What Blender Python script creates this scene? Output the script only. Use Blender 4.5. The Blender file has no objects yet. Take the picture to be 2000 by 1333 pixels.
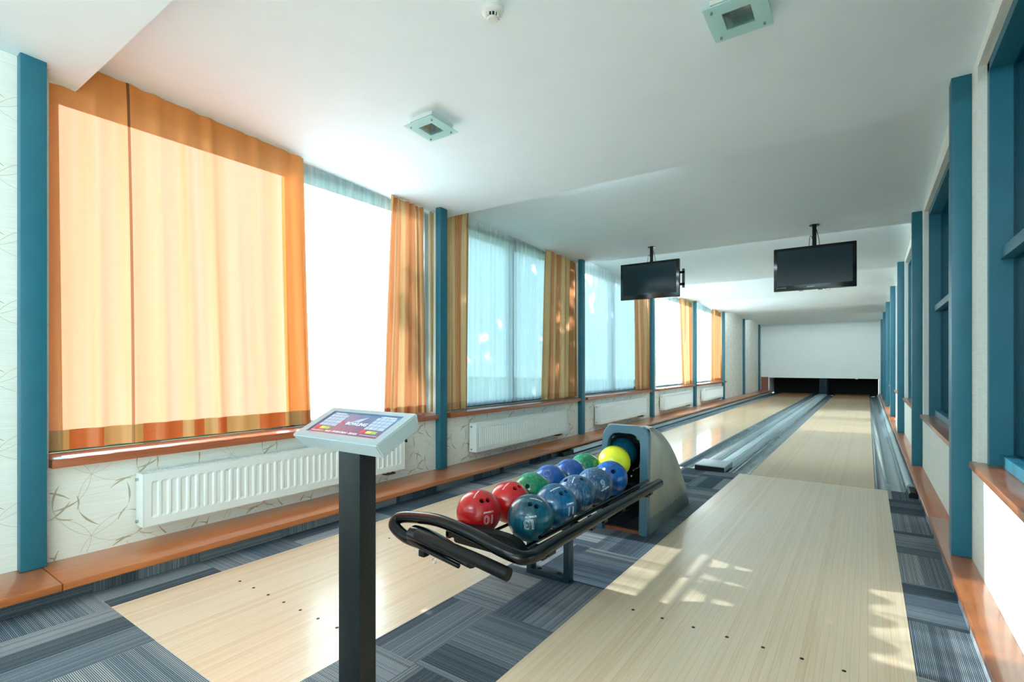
import bpy, bmesh, math, random
from mathutils import Vector, Matrix
random.seed(7)
S = bpy.context.scene
COL = S.collection

# ------------------------------------------------------------ camera, world, sun, exposure
F_PX, YAW, CAM_Z = 992.2, 0.6105, 1.14
cd = bpy.data.cameras.new('camera'); cam = bpy.data.objects.new('camera', cd); COL.objects.link(cam)
cam.location = (0, 0, CAM_Z); cam.rotation_euler = (math.pi/2, 0, YAW)
cd.sensor_fit = 'HORIZONTAL'; cd.sensor_width = 36.0; cd.lens = 36.0*F_PX/2000.0
cd.shift_y = (712-666.5)/2000.0
cd.clip_start = 0.02; cd.clip_end = 200
S.camera = cam

w = bpy.data.worlds.new('sky'); S.world = w; w.use_nodes = True
wn = w.node_tree; wn.nodes.clear()
wo = wn.nodes.new('ShaderNodeOutputWorld'); bg = wn.nodes.new('ShaderNodeBackground')
tc = wn.nodes.new('ShaderNodeTexCoord'); sx = wn.nodes.new('ShaderNodeSeparateXYZ'); cr = wn.nodes.new('ShaderNodeValToRGB')
wn.links.new(tc.outputs['Generated'], sx.inputs[0]); wn.links.new(sx.outputs['Z'], cr.inputs[0])
cr.color_ramp.elements[0].position = 0.0; cr.color_ramp.elements[0].color = (0.56, 0.84, 0.95, 1)
cr.color_ramp.elements[1].position = 0.7; cr.color_ramp.elements[1].color = (0.28, 0.60, 0.86, 1)
wn.links.new(cr.outputs[0], bg.inputs['Color']); bg.inputs['Strength'].default_value = 2.3
wn.links.new(bg.outputs[0], wo.inputs[0])

SUN_EL = math.radians(20.5); SUN_AZ = math.radians(1.5)
sd = bpy.data.lights.new('sun', 'SUN'); sun = bpy.data.objects.new('sun', sd); COL.objects.link(sun)
sdir = Vector((math.cos(SUN_EL)*math.cos(SUN_AZ), math.cos(SUN_EL)*math.sin(SUN_AZ), -math.sin(SUN_EL)))
sun.rotation_euler = sdir.to_track_quat('-Z', 'Y').to_euler(); sun.location = (-14, 4, 9)
sd.energy = 15.0; sd.angle = math.radians(0.7); sd.color = (0.92, 0.97, 1.0)

FILL = 40.0  # glow strength of the added fill strips
S.view_settings.view_transform = 'Standard'; S.view_settings.look = 'None'
S.view_settings.gamma = 1.0; S.view_settings.use_curve_mapping = False
S.view_settings.exposure = 1.45
cy = S.cycles
cy.max_bounces = 14; cy.diffuse_bounces = 8; cy.glossy_bounces = 5; cy.transmission_bounces = 10
cy.transparent_max_bounces = 20; cy.sample_clamp_indirect = 12.0; cy.caustics_reflective = False; cy.caustics_refractive = False

# ------------------------------------------------------------ tags
def tag(o, label=None, cat=None, group=None, kind=None):
    if label: o['label'] = label
    if cat: o['category'] = cat
    if group: o['group'] = group
    if kind: o['kind'] = kind
    return o
def empty(name, loc=(0, 0, 0), rz=0, label=None, cat=None, group=None, kind=None):
    o = bpy.data.objects.new(name, None); COL.objects.link(o); o.location = loc; o.rotation_euler = (0, 0, rz)
    o.empty_display_size = 0.1
    return tag(o, label, cat, group, kind)

# ------------------------------------------------------------ material helpers
class NT:
    def __init__(s, name):
        s.m = bpy.data.materials.new(name); s.m.use_nodes = True; s.t = s.m.node_tree; s.t.nodes.clear()
        s.out = s.t.nodes.new('ShaderNodeOutputMaterial')
    def n(s, typ, **kw):
        nd = s.t.nodes.new(typ)
        for k, v in kw.items(): setattr(nd, k, v)
        return nd
    def l(s, a, b): s.t.links.new(a, b)
    def math(s, op, a, b=None, c=None):
        nd = s.n('ShaderNodeMath', operation=op)
        for i, v in enumerate((a, b, c)):
            if v is None: continue
            if isinstance(v, (int, float)): nd.inputs[i].default_value = v
            else: s.l(v, nd.inputs[i])
        return nd.outputs[0]
    def mix(s, f, a, b, blend='MIX'):
        nd = s.n('ShaderNodeMix', data_type='RGBA', blend_type=blend)
        for i, v in ((0, f), (6, a), (7, b)):
            if isinstance(v, (int, float)): nd.inputs[i].default_value = v
            elif isinstance(v, tuple): nd.inputs[i].default_value = (v[0], v[1], v[2], 1)
            else: s.l(v, nd.inputs[i])
        return nd.outputs[2]
    def ramp(s, f, stops, interp='LINEAR'):
        nd = s.n('ShaderNodeValToRGB'); nd.color_ramp.interpolation = interp
        e = nd.color_ramp.elements
        while len(e) < len(stops): e.new(0.5)
        for i, (p, c) in enumerate(stops): e[i].position = p; e[i].color = (c[0], c[1], c[2], 1)
        s.l(f, nd.inputs[0]); return nd.outputs[0]
    def noise(s, vec, scale, detail=3, rough=0.5, dist=0.0):
        nd = s.n('ShaderNodeTexNoise'); nd.inputs['Scale'].default_value = scale; nd.inputs['Detail'].default_value = detail
        nd.inputs['Roughness'].default_value = rough; nd.inputs['Distortion'].default_value = dist
        if vec is not None: s.l(vec, nd.inputs['Vector'])
        return nd.outputs['Fac']
    def mapping(s, vec, scale=(1, 1, 1), loc=(0, 0, 0), rot=(0, 0, 0)):
        nd = s.n('ShaderNodeMapping'); nd.inputs['Scale'].default_value = scale; nd.inputs['Location'].default_value = loc
        nd.inputs['Rotation'].default_value = rot; s.l(vec, nd.inputs['Vector']); return nd.outputs[0]
    def pos(s): return s.n('ShaderNodeNewGeometry').outputs['Position']
    def obj(s): return s.n('ShaderNodeTexCoord').outputs['Object']
    def uv(s): return s.n('ShaderNodeTexCoord').outputs['UV']
    def bsdf(s, col, rough=0.5, metal=0.0, bump=None, bs=0.1, bd=0.002, coat=0.0, coatr=0.1, spec=0.5, **kw):
        b = s.n('ShaderNodeBsdfPrincipled')
        if isinstance(col, tuple): b.inputs['Base Color'].default_value = (col[0], col[1], col[2], 1)
        else: s.l(col, b.inputs['Base Color'])
        if isinstance(rough, (int, float)): b.inputs['Roughness'].default_value = rough
        else: s.l(rough, b.inputs['Roughness'])
        b.inputs['Metallic'].default_value = metal; b.inputs['Coat Weight'].default_value = coat
        b.inputs['Coat Roughness'].default_value = coatr; b.inputs['Specular IOR Level'].default_value = spec
        if bump is not None:
            bn = s.n('ShaderNodeBump'); bn.inputs['Strength'].default_value = bs; bn.inputs['Distance'].default_value = bd
            s.l(bump, bn.inputs['Height']); s.l(bn.outputs[0], b.inputs['Normal'])
        return b.outputs[0]
    def done(s, sh): s.l(sh, s.out.inputs['Surface']); return s.m

def lin(r, g, b):
    f = lambda c: (c/255/12.92) if c/255 <= 0.04045 else ((c/255+0.055)/1.055)**2.4
    return (f(r), f(g), f(b))

def paint(name, rgb, rough=0.5, metal=0.0, var=0.04, bscale=60, bs=0.05, **kw):
    t = NT(name); o = t.obj(); nz = t.noise(o, 6, 3)
    c = lin(*rgb); a = tuple(x*(1-var) for x in c); b = tuple(min(1, x*(1+var)) for x in c)
    col = t.ramp(nz, [(0.3, a), (0.7, b)])
    return t.done(t.bsdf(col, rough, metal, bump=t.noise(o, bscale, 2), bs=bs, bd=0.001, **kw))

M = {}
M['ceiling'] = paint('ceiling_plaster', (224, 240, 248), 0.85, var=0.012, bscale=40)
M['white_wall'] = paint('white_plaster', (236, 240, 240), 0.8, var=0.015)
M['screen_white'] = paint('white_masking_panel', (228, 236, 236), 0.45, var=0.01)
M['teal'] = paint('teal_steel_paint', (24, 100, 120), 0.42, var=0.05, bscale=220, bs=0.12)
M['teal_gloss'] = paint('blue_grey_enamel', (70, 108, 128), 0.25, var=0.06, coat=0.4)
M['black_frame'] = paint('blue_black_frame_paint', (16, 40, 52), 0.35, var=0.1)
M['radiator'] = paint('white_radiator_enamel', (226, 234, 233), 0.3, var=0.01)
M['radiator_dark'] = paint('radiator_gap_dark', (70, 80, 84), 0.7)
M['black_tube'] = paint('black_tube_coating', (4, 7, 9), 0.24, var=0.1, spec=0.35)
M['black_rubber'] = paint('black_rubber', (5, 8, 9), 0.5, var=0.1, spec=0.3)
M['black_plastic'] = paint('black_gloss_plastic', (10, 13, 16), 0.14, var=0.1)
M['tv_screen'] = paint('dark_screen_glass', (26, 46, 54), 0.09, var=0.02, bs=0.0)
M['dark'] = paint('pit_dark', (6, 8, 9), 0.9)
M['dark_teal'] = paint('dark_teal_carpeted', (22, 42, 50), 0.9, var=0.3)
M['chrome'] = paint('brushed_chrome', (190, 195, 198), 0.25, metal=1.0)
M['silver'] = paint('silver_grey_casing', (158, 174, 180), 0.4, metal=0.15, var=0.02)
M['alu'] = paint('aluminium_capping', (168, 186, 192), 0.3, metal=0.55, var=0.05)
M['track'] = paint('grey_track_insert', (120, 140, 146), 0.35, metal=0.3, var=0.08)
M['gutter'] = paint('grey_gutter_plastic', (105, 124, 132), 0.22, var=0.12, metal=0.15)
M['beige_wall'] = paint('outside_ground', (95, 110, 80), 0.9)
M['white_plastic'] = paint('white_plastic', (222, 228, 226), 0.4, var=0.01)
M['white_print'] = paint('white_print', (235, 238, 238), 0.5, var=0.0)
M['key_print'] = paint('pale_key_print', (172, 186, 204), 0.4, var=0.02)
M['red_print'] = paint('red_print', (225, 60, 60), 0.4, var=0.02)
M['yellow_print'] = paint('yellow_print', (225, 210, 80), 0.4, var=0.02)
M['green_print'] = paint('green_print', (150, 190, 80), 0.4, var=0.02)
M['navy_print'] = paint('navy_print', (22, 60, 110), 0.4, var=0.02)
M['blue_logo'] = paint('light_blue_print', (40, 170, 210), 0.4, var=0.0)
M['brass'] = paint('dark_brass', (110, 90, 60), 0.35, metal=0.9)
M['bark'] = paint('tree_bark', (80, 66, 52), 0.9, var=0.3)

def m_column():
    t = NT('speckled_black_powder_coat'); o = t.obj()
    nz = t.noise(o, 260, 2, 0.6)
    col = t.ramp(nz, [(0.5, lin(6, 10, 12)), (0.72, lin(40, 46, 46))])
    return t.done(t.bsdf(col, 0.42, bump=nz, bs=0.2, bd=0.001, spec=0.35))
M['column'] = m_column()

def m_housing():
    t = NT('grey_brushed_housing'); o = t.obj()
    nz = t.noise(t.mapping(o, (26, 3, 2)), 1.6, 4, 0.6)
    sz = t.n('ShaderNodeSeparateXYZ'); t.l(o, sz.inputs[0])
    edge = t.noise(t.mapping(o, (1, 22, 2)), 1.0, 3)
    band = t.math('LESS_THAN', t.math('ADD', sz.outputs['Z'], t.math('MULTIPLY', edge, 0.09)), 0.155)   # dirty kicked band along the foot
    c1 = t.ramp(nz, [(0.3, lin(150, 156, 150)), (0.7, lin(172, 176, 168))])
    col = t.mix(t.math('MULTIPLY', band, 0.7), c1, lin(104, 128, 130))
    return t.done(t.bsdf(col, 0.36, 0.25))
M['housing'] = m_housing()

def m_wood_planks(name, base, dark, width, coat=0.5, contrast=1.0, rough=0.38, seam=0.35, coatr=0.16):
    t = NT(name); p = t.pos(); s = t.n('ShaderNodeSeparateXYZ'); t.l(p, s.inputs[0])
    bi = t.math('FLOOR', t.math('DIVIDE', s.outputs['X'], width))
    wn_ = t.n('ShaderNodeTexWhiteNoise', noise_dimensions='1D'); t.l(bi, wn_.inputs['W'])
    fr = t.math('FRACT', t.math('DIVIDE', s.outputs['X'], width))
    line = t.math('LESS_THAN', fr, 0.055)
    grain = t.noise(t.mapping(p, (1/width*1.6, 0.9, 1)), 3.0, 5, 0.62, 0.6)
    off = t.math('ADD', t.math('MULTIPLY', wn_.outputs['Value'], 0.32*contrast), t.math('MULTIPLY', grain, 0.75))
    col = t.ramp(off, [(0.15, tuple(x*0.86 for x in base)), (0.5, base), (0.85, dark)])
    col = t.mix(t.math('MULTIPLY', line, seam), col, tuple(x*0.45 for x in dark))
    return t.done(t.bsdf(col, rough, coat=coat, coatr=coatr, spec=0.5))
M['approach'] = m_wood_planks('maple_approach_boards', lin(230, 206, 176), lin(212, 180, 144), 0.027)
M['lane'] = m_wood_planks('maple_lane_boards', lin(216, 182, 140), lin(200, 162, 118), 0.027, coat=0.72, seam=0.22, coatr=0.085, rough=0.42)
M['lane_end'] = m_wood_planks('amber_pin_deck_boards', lin(196, 138, 84), lin(172, 112, 62), 0.027, coat=0.72, seam=0.3, coatr=0.085, rough=0.42)

def m_beech(name, c1, c2, axis='Y', coat=0.6):
    t = NT(name); p = t.pos()
    g = t.noise(t.mapping(p, (34, 2.2, 34) if axis == 'Y' else (34, 34, 2.2)), 1.0, 5, 0.6, 0.8)
    fl = t.noise(t.mapping(p, (160, 26, 160)), 1.0, 2)
    v = t.math('ADD', t.math('MULTIPLY', g, 0.8), t.math('MULTIPLY', fl, 0.22))
    col = t.ramp(v, [(0.25, c1), (0.75, c2)])
    return t.done(t.bsdf(col, 0.36, bump=g, bs=0.02, bd=0.001, coat=coat, coatr=0.12))
M['beech'] = m_beech('orange_beech_board', lin(190, 110, 52), lin(156, 82, 34))
M['sill_wood'] = m_beech('red_brown_sill_board', lin(176, 98, 58), lin(138, 68, 38))
M['panel_wood'] = m_beech('red_brown_wood_panel', lin(150, 92, 66), lin(118, 66, 46), 'Z', 0.1)

def m_carpet(name, vertical=False):
    t = NT(name); p = t.pos()
    if vertical: p = t.mapping(p, (1, 1, 1), (0, 0, 0))
    s = t.n('ShaderNodeSeparateXYZ'); t.l(p, s.inputs[0])
    T = 0.498
    X = s.outputs['Z'] if vertical else s.outputs['X']; Y = s.outputs['Y']
    gx = t.math('DIVIDE', t.math('ADD', X, 2.905 if not vertical else 3.4), T); gy = t.math('DIVIDE', t.math('ADD', Y, -0.376), T)
    ix, iy = t.math('FLOOR', gx), t.math('FLOOR', gy)
    par = t.math('FLOORED_MODULO', t.math('ADD', t.math('ADD', ix, iy), 40.0), 2.0)     # 0: stripes run along Y, 1: along X
    inv = t.math('SUBTRACT', 1.0, par)
    across = t.math('ADD', t.math('MULTIPLY', gx, inv), t.math('MULTIPLY', gy, par))    # coordinate across the stripes, in tiles
    along = t.math('ADD', t.math('MULTIPLY', gy, inv), t.math('MULTIPLY', gx, par))
    tid = t.math('ADD', t.math('MULTIPLY', ix, 7.31), t.math('MULTIPLY', iy, 3.77))
    fa = t.math('FRACT', across)
    wob = t.math('ADD', fa, t.math('MULTIPLY', t.math('SINE', t.math('MULTIPLY', tid, 5.1)), 0.12))
    bi = t.math('FLOOR', t.math('MULTIPLY', wob, 3.4))
    w1 = t.n('ShaderNodeTexWhiteNoise', noise_dimensions='2D'); cv = t.n('ShaderNodeCombineXYZ')
    t.l(tid, cv.inputs[0]); t.l(bi, cv.inputs[1]); t.l(cv.outputs[0], w1.inputs['Vector'])
    band = w1.outputs['Value']
    NS = 84.0
    st = t.math('FRACT', t.math('MULTIPLY', fa, NS)); sid = t.math('FLOOR', t.math('MULTIPLY', across, NS))
    w2 = t.n('ShaderNodeTexWhiteNoise', noise_dimensions='2D'); cv2 = t.n('ShaderNodeCombineXYZ')
    t.l(sid, cv2.inputs[0]); t.l(tid, cv2.inputs[1]); t.l(cv2.outputs[0], w2.inputs['Vector'])
    stripe = t.math('MULTIPLY', t.math('GREATER_THAN', st, 0.44), t.math('ADD', 0.55, t.math('MULTIPLY', w2.outputs['Value'], 0.45)))
    pile = t.noise(p, 420, 2, 0.7)
    v = t.math('ADD', t.math('MULTIPLY', stripe, t.math('ADD', 0.30, t.math('MULTIPLY', band, 0.55))), t.math('MULTIPLY', band, 0.16))
    v = t.math('ADD', v, t.math('MULTIPLY', t.math('SUBTRACT', pile, 0.5), 0.5))
    col = t.ramp(v, [(0.0, lin(34, 42, 50)), (0.28, lin(78, 90, 100)), (0.52, lin(134, 142, 148)), (0.8, lin(188, 190, 190))])
    tint = t.n('ShaderNodeTexWhiteNoise', noise_dimensions='1D'); t.l(t.math('ADD', tid, bi), tint.inputs['W'])
    col = t.mix(t.math('MULTIPLY', tint.outputs['Value'], 0.25), col, lin(60, 92, 118), 'MIX')
    return t.done(t.bsdf(col, 0.95, bump=t.math('ADD', stripe, pile), bs=0.5, bd=0.003, spec=0.2))
M['carpet'] = m_carpet('striped_carpet_tiles'); M['carpet_v'] = m_carpet('striped_carpet_kick_strip', True)

def m_wallpaper():
    t = NT('cream_wallpaper_weave'); p = t.pos()
    n1 = t.noise(t.mapping(p, (60, 3.5, 170)), 1.0, 4, 0.65); n2 = t.noise(p, 1.3, 2)
    v = t.math('ADD', t.math('MULTIPLY', n1, 0.8), t.math('MULTIPLY', n2, 0.2))
    col = t.ramp(v, [(0.3, lin(212, 214, 204)), (0.5, lin(226, 229, 221)), (0.7, lin(236, 238, 232))])
    return t.done(t.bsdf(col, 0.75, bump=n1, bs=0.12, bd=0.001))
M['wallpaper'] = m_wallpaper()
M['twig'] = paint('wallpaper_twig_print', (196, 192, 172), 0.7, var=0.06)
M['twig_dark'] = paint('wallpaper_leaf_print', (176, 168, 142), 0.7, var=0.12)

def m_cloth(name, striped=True, trans=0.2, tA=(255, 205, 140), tB=(235, 150, 90), base=(214, 138, 66), hemz=0.79):
    """curtain cloth: copper and straw stripes along u (only in the hem when striped is False), doubled hem at the foot"""
    t = NT(name); uv = t.uv(); s = t.n('ShaderNodeSeparateXYZ'); t.l(uv, s.inputs[0])
    u = s.outputs['X']; fr = t.math('FRACT', t.math('DIVIDE', u, 0.27))
    isA = t.math('GREATER_THAN', fr, 0.5)
    ln = t.math('LESS_THAN', t.math('ABSOLUTE', t.math('SUBTRACT', t.math('FRACT', t.math('DIVIDE', u, 0.135)), 0.06)), 0.02)
    weave = t.noise(t.mapping(uv, (8, 260, 1)), 1.0, 3, 0.6)
    hemf = t.math('LESS_THAN', s.outputs['Y'], hemz)
    stripe = t.mix(isA, lin(176, 116, 70), lin(204, 180, 134)); stripe = t.mix(t.math('MULTIPLY', ln, 0.6), stripe, lin(226, 200, 150))
    refl = stripe if striped else t.mix(hemf, lin(*base), t.mix(isA, lin(150, 76, 34), lin(158, 124, 80)))
    refl = t.mix(t.math('MULTIPLY', weave, 0.3), refl, lin(232, 170, 100))
    if striped: tr = t.mix(isA, lin(*tB), lin(*tA))
    else:
        fold_streaks = t.ramp(t.noise(t.mapping(uv, (9, 0.12, 1)), 1.0, 4, 0.65), [(0.32, lin(*tB)), (0.62, lin(*tA))])  # fold light streaks and doubled cloth put into the transmitted colour
        fold = t.math('MAXIMUM', t.math('GREATER_THAN', t.math('ADD', u, t.math('MULTIPLY', s.outputs['Y'], -0.012)), 1.485), t.math('LESS_THAN', u, 0.165))   # cloth turned back on itself along both edges
        tr = t.mix(fold, fold_streaks, lin(255, 118, 18))
        seam = t.math('LESS_THAN', t.math('ABSOLUTE', t.math('SUBTRACT', u, 0.508)), 0.0045)
        tr = t.mix(seam, tr, lin(120, 60, 14)); refl = t.mix(seam, refl, lin(110, 62, 26))
    tr = t.mix(t.math('MULTIPLY', weave, 0.4), tr, lin(255, 184, 152))
    tr = t.mix(hemf, tr, t.mix(isA, lin(120, 44, 12), lin(118, 86, 46)))
    top = t.math('GREATER_THAN', s.outputs['Y'], 2.60)
    d = t.n('ShaderNodeBsdfDiffuse'); t.l(refl, d.inputs['Color'])
    tl = t.n('ShaderNodeBsdfTranslucent'); t.l(tr, tl.inputs['Color'])
    bn = t.n('ShaderNodeBump'); bn.inputs['Strength'].default_value = 0.12; bn.inputs['Distance'].default_value = 0.001; t.l(weave, bn.inputs['Height'])
    t.l(bn.outputs[0], d.inputs['Normal'])
    mx = t.n('ShaderNodeMixShader'); mx.inputs[0].default_value = trans
    t.l(d.outputs[0], mx.inputs[1]); t.l(tl.outputs[0], mx.inputs[2])
    sh = t.n('ShaderNodeBsdfGlossy')
    sh.inputs['Roughness'].default_value = 0.45; sh.inputs['Color'].default_value = (0.9, 0.78, 0.6, 1)
    m2 = t.n('ShaderNodeMixShader'); m2.inputs[0].default_value = 0.06
    t.l(mx.outputs[0], m2.inputs[1]); t.l(sh.outputs[0], m2.inputs[2])
    return t.done(m2.outputs[0])
M['orange_cloth'] = m_cloth('orange_backlit_curtain', False, 0.155, (255, 160, 150), (255, 138, 108))
M['gold_cloth'] = m_cloth('gold_copper_curtain', True, 0.13, (255, 205, 150), (235, 150, 96), hemz=0.74)

def m_sheer(name):
    t = NT(name); uv = t.uv()
    pl = t.noise(t.mapping(uv, (22, 0.25, 1)), 1.0, 3, 0.6)
    tr = t.n('ShaderNodeBsdfTransparent'); tr.inputs[0].default_value = (0.93, 0.98, 1.0, 1)
    tl = t.n('ShaderNodeBsdfTranslucent'); tl.inputs['Color'].default_value = (0.88, 0.95, 0.99, 1)
    df = t.n('ShaderNodeBsdfDiffuse'); df.inputs['Color'].default_value = (0.86, 0.93, 0.96, 1)
    a = t.n('ShaderNodeMixShader'); a.inputs[0].default_value = 0.35; t.l(tl.outputs[0], a.inputs[1]); t.l(df.outputs[0], a.inputs[2])
    b = t.n('ShaderNodeMixShader'); t.l(t.ramp(pl, [(0.35, (0.08, 0.08, 0.08)), (0.65, (0.30, 0.30, 0.30))]), b.inputs[0])
    t.l(a.outputs[0], b.inputs[1]); t.l(tr.outputs[0], b.inputs[2])
    return t.done(b.outputs[0])
M['sheer'] = m_sheer('white_sheer_voile')

def m_glass(name, tint, refl=0.08, rough=0.0):
    t = NT(name); tr = t.n('ShaderNodeBsdfTransparent'); tr.inputs[0].default_value = (*tint, 1)
    g = t.n('ShaderNodeBsdfGlossy'); g.inputs['Roughness'].default_value = rough
    lw = t.n('ShaderNodeLayerWeight'); lw.inputs['Blend'].default_value = 0.25
    mx = t.n('ShaderNodeMixShader')
    t.l(t.math('ADD', t.math('MULTIPLY', lw.outputs['Fresnel'], 0.8), refl*0.3), mx.inputs[0])
    t.l(tr.outputs[0], mx.inputs[1]); t.l(g.outputs[0], mx.inputs[2]); return t.done(mx.outputs[0])
M['glass'] = m_glass('window_glass', (0.96, 0.99, 0.98))
M['teal_glass'] = m_glass('teal_tinted_glass', (0.25, 0.62, 0.68))
def m_frost():
    t = NT('frosted_green_glass')
    tl = t.n('ShaderNodeBsdfTranslucent'); tl.inputs['Color'].default_value = (*lin(214, 244, 243), 1)
    d = t.bsdf(lin(200, 236, 236), 0.25)
    a = t.n('ShaderNodeMixShader'); a.inputs[0].default_value = 0.35; t.l(d, a.inputs[1]); t.l(tl.outputs[0], a.inputs[2])
    return t.done(a.outputs[0])
M['frost'] = m_frost()

def m_stone():
    t = NT('dark_teal_stone'); p = t.pos(); n1 = t.noise(t.mapping(p, (3, 3, 1)), 2.5, 6, 0.65, 1.0)
    return t.done(t.bsdf(t.ramp(n1, [(0.3, lin(20, 62, 76)), (0.55, lin(34, 96, 110)), (0.8, lin(70, 140, 146))]), 0.7, bump=n1, bs=0.4, bd=0.02))
M['stone'] = m_stone()

def m_leaf():
    t = NT('tree_leaves'); nz = t.noise(t.pos(), 3, 2)
    c = t.ramp(nz, [(0.3, lin(46, 84, 60)), (0.7, lin(96, 130, 84))])
    d = t.n('ShaderNodeBsdfDiffuse'); t.l(c, d.inputs[0]); tl = t.n('ShaderNodeBsdfTranslucent'); t.l(c, tl.inputs[0])
    a = t.n('ShaderNodeMixShader'); a.inputs[0].default_value = 0.2; t.l(d.outputs[0], a.inputs[1]); t.l(tl.outputs[0], a.inputs[2]); return t.done(a.outputs[0])
M['leaf'] = m_leaf()

def m_ball(name, c1, c2, c3=None, stretch=5.0, scale=3.0, rough=0.22):
    t = NT(name); o = t.obj()
    nz = t.noise(t.mapping(o, (stretch*4.5, stretch*4.5, 1.2), rot=(0.3, 0.35, 0)), scale, 2, 0.5, 0.25)
    sc = t.noise(o, 90, 2, 0.6)
    stops = [(0.36, lin(*c1)), (0.62, lin(*c2))] + ([(0.76, lin(*c3))] if c3 else [])
    col = t.ramp(nz, stops)
    col = t.mix(t.math('MULTIPLY', t.math('GREATER_THAN', sc, 0.75), 0.4), col, (0.6, 0.7, 0.75))
    return t.done(t.bsdf(col, rough+0.06, coat=0.35, coatr=0.14))
BALLMAT = {
 'red': m_ball('red_ball_resin', (186, 12, 20), (200, 20, 28), None, 1.5, 2),
 'teal': m_ball('deep_teal_ball_resin', (6, 56, 74), (14, 84, 104), (30, 108, 124)),
 'blue11': m_ball('petrol_blue_ball_resin', (4, 62, 104), (12, 96, 140), (20, 112, 150)),
 'green': m_ball('green_ball_resin', (4, 96, 62), (20, 134, 90), (60, 160, 120), 6),
 'blue': m_ball('royal_blue_ball_resin', (14, 60, 128), (26, 84, 156), (44, 104, 176), 3),
 'blue2': m_ball('bright_blue_ball_resin', (6, 66, 140), (16, 96, 172), (40, 120, 190), 5),
 'grey': m_ball('slate_blue_ball_resin', (22, 58, 92), (62, 98, 130), (122, 146, 166), 7),
 'yellow': m_ball('yellow_ball_resin', (214, 222, 30), (228, 234, 48), None, 1.0, 1.5),
 'inner': m_ball('dark_cyan_ball_resin', (4, 70, 100), (10, 96, 124), (26, 116, 140), 5),
}

# ------------------------------------------------------------ mesh helpers
def link(name, me, mats=None, parent=None, smooth=None):
    o = bpy.data.objects.new(name, me); COL.objects.link(o)
    for m in (mats if isinstance(mats, (list, tuple)) else [mats]):
        if m is not None: me.materials.append(m)
    if parent is not None: o.parent = parent
    if smooth is not None:
        me.shade_smooth()
        if smooth < 170: me.set_sharp_from_angle(angle=math.radians(smooth))
    return o
def bmobj(name, bm, mats=None, parent=None, smooth=None, recalc=True):
    if recalc: bmesh.ops.recalc_face_normals(bm, faces=bm.faces)
    me = bpy.data.meshes.new(name); bm.to_mesh(me); bm.free()
    return link(name, me, mats, parent, smooth)
def abox(bm, x0, x1, y0, y1, z0, z1, bev=0.0, mi=0):
    n0 = len(bm.faces)
    vs = [bm.verts.new((x, y, z)) for x in (x0, x1) for y in (y0, y1) for z in (z0, z1)]
    idx = [(0, 1, 3, 2), (4, 6, 7, 5), (0, 4, 5, 1), (2, 3, 7, 6), (0, 2, 6, 4), (1, 5, 7, 3)]
    fs = [bm.faces.new([vs[i] for i in f]) for f in idx]
    for f in fs: f.material_index = mi
    if bev > 0:
        es = {e for f in fs for e in f.edges}
        bmesh.ops.bevel(bm, geom=list(es), offset=bev, segments=2, affect='EDGES', profile=0.6)
    return vs
def box(name, x0, x1, y0, y1, z0, z1, mat, parent=None, bev=0.0):
    bm = bmesh.new(); abox(bm, x0, x1, y0, y1, z0, z1, bev); return bmobj(name, bm, mat, parent, smooth=35 if bev else None)
def cyl(bm, c, r, h, axis='Z', seg=20, r2=None):
    mt = Matrix.Translation(c)
    if axis == 'X': mt = mt @ Matrix.Rotation(math.pi/2, 4, 'Y')
    if axis == 'Y': mt = mt @ Matrix.Rotation(-math.pi/2, 4, 'X')
    return bmesh.ops.create_cone(bm, cap_ends=True, cap_tris=False, segments=seg, radius1=r, radius2=r if r2 is None else r2, depth=h, matrix=mt)
def catmull(pts, n=8):
    P = [Vector(p) for p in pts]; P = [2*P[0]-P[1]] + P + [2*P[-1]-P[-2]]; out = []
    for i in range(1, len(P)-2):
        for k in range(n):
            t = k/n; a, b, c, d = P[i-1:i+3]
            out.append(0.5*((2*b)+(-a+c)*t+(2*a-5*b+4*c-d)*t*t+(-a+3*b-3*c+d)*t**3))
    out.append(P[-2]); return out
def tube(bm, path, r, seg=14, cap=True):
    path = [Vector(p) for p in path]; n = len(path); rings = []
    up = Vector((0, 0, 1)); prev = None
    for i, p in enumerate(path):
        t = (path[min(i+1, n-1)]-path[max(i-1, 0)]).normalized()
        if prev is None:
            a = t.cross(up)
            if a.length < 1e-3: a = t.cross(Vector((1, 0, 0)))
            a.normalize()
        else:
            a = prev-t*prev.dot(t); a.normalize()
        prev = a; b = t.cross(a)
        rr = r[i] if isinstance(r, (list, tuple)) else r
        rings.append([bm.verts.new(p+rr*(math.cos(2*math.pi*k/seg)*a+math.sin(2*math.pi*k/seg)*b)) for k in range(seg)])
    for i in range(n-1):
        for k in range(seg):
            bm.faces.new([rings[i][k], rings[i][(k+1) % seg], rings[i+1][(k+1) % seg], rings[i+1][k]])
    if cap: bm.faces.new(rings[0]); bm.faces.new(rings[-1][::-1])
def loft(bm, rings, closed=True, caps=True):
    R = [[bm.verts.new(p) for p in r] for r in rings]; m = len(R[0])
    for i in range(len(R)-1):
        for k in range(m if closed else m-1):
            bm.faces.new([R[i][k], R[i][(k+1) % m], R[i+1][(k+1) % m], R[i+1][k]])
    if caps and closed: bm.faces.new(R[0][::-1]); bm.faces.new(R[-1])
    return R
def prism_y(bm, prof, y0, y1, mi=0):     # profile of (x,z) swept along Y
    n0 = set(bm.faces); loft(bm, [[(x, y0, z) for x, z in prof], [(x, y1, z) for x, z in prof]])
    for f in bm.faces:
        if f not in n0: f.material_index = mi
def prism_x(bm, prof, x0, x1):           # profile of (y,z) swept along X
    loft(bm, [[(x0, y, z) for y, z in prof], [(x1, y, z) for y, z in prof]])
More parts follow.
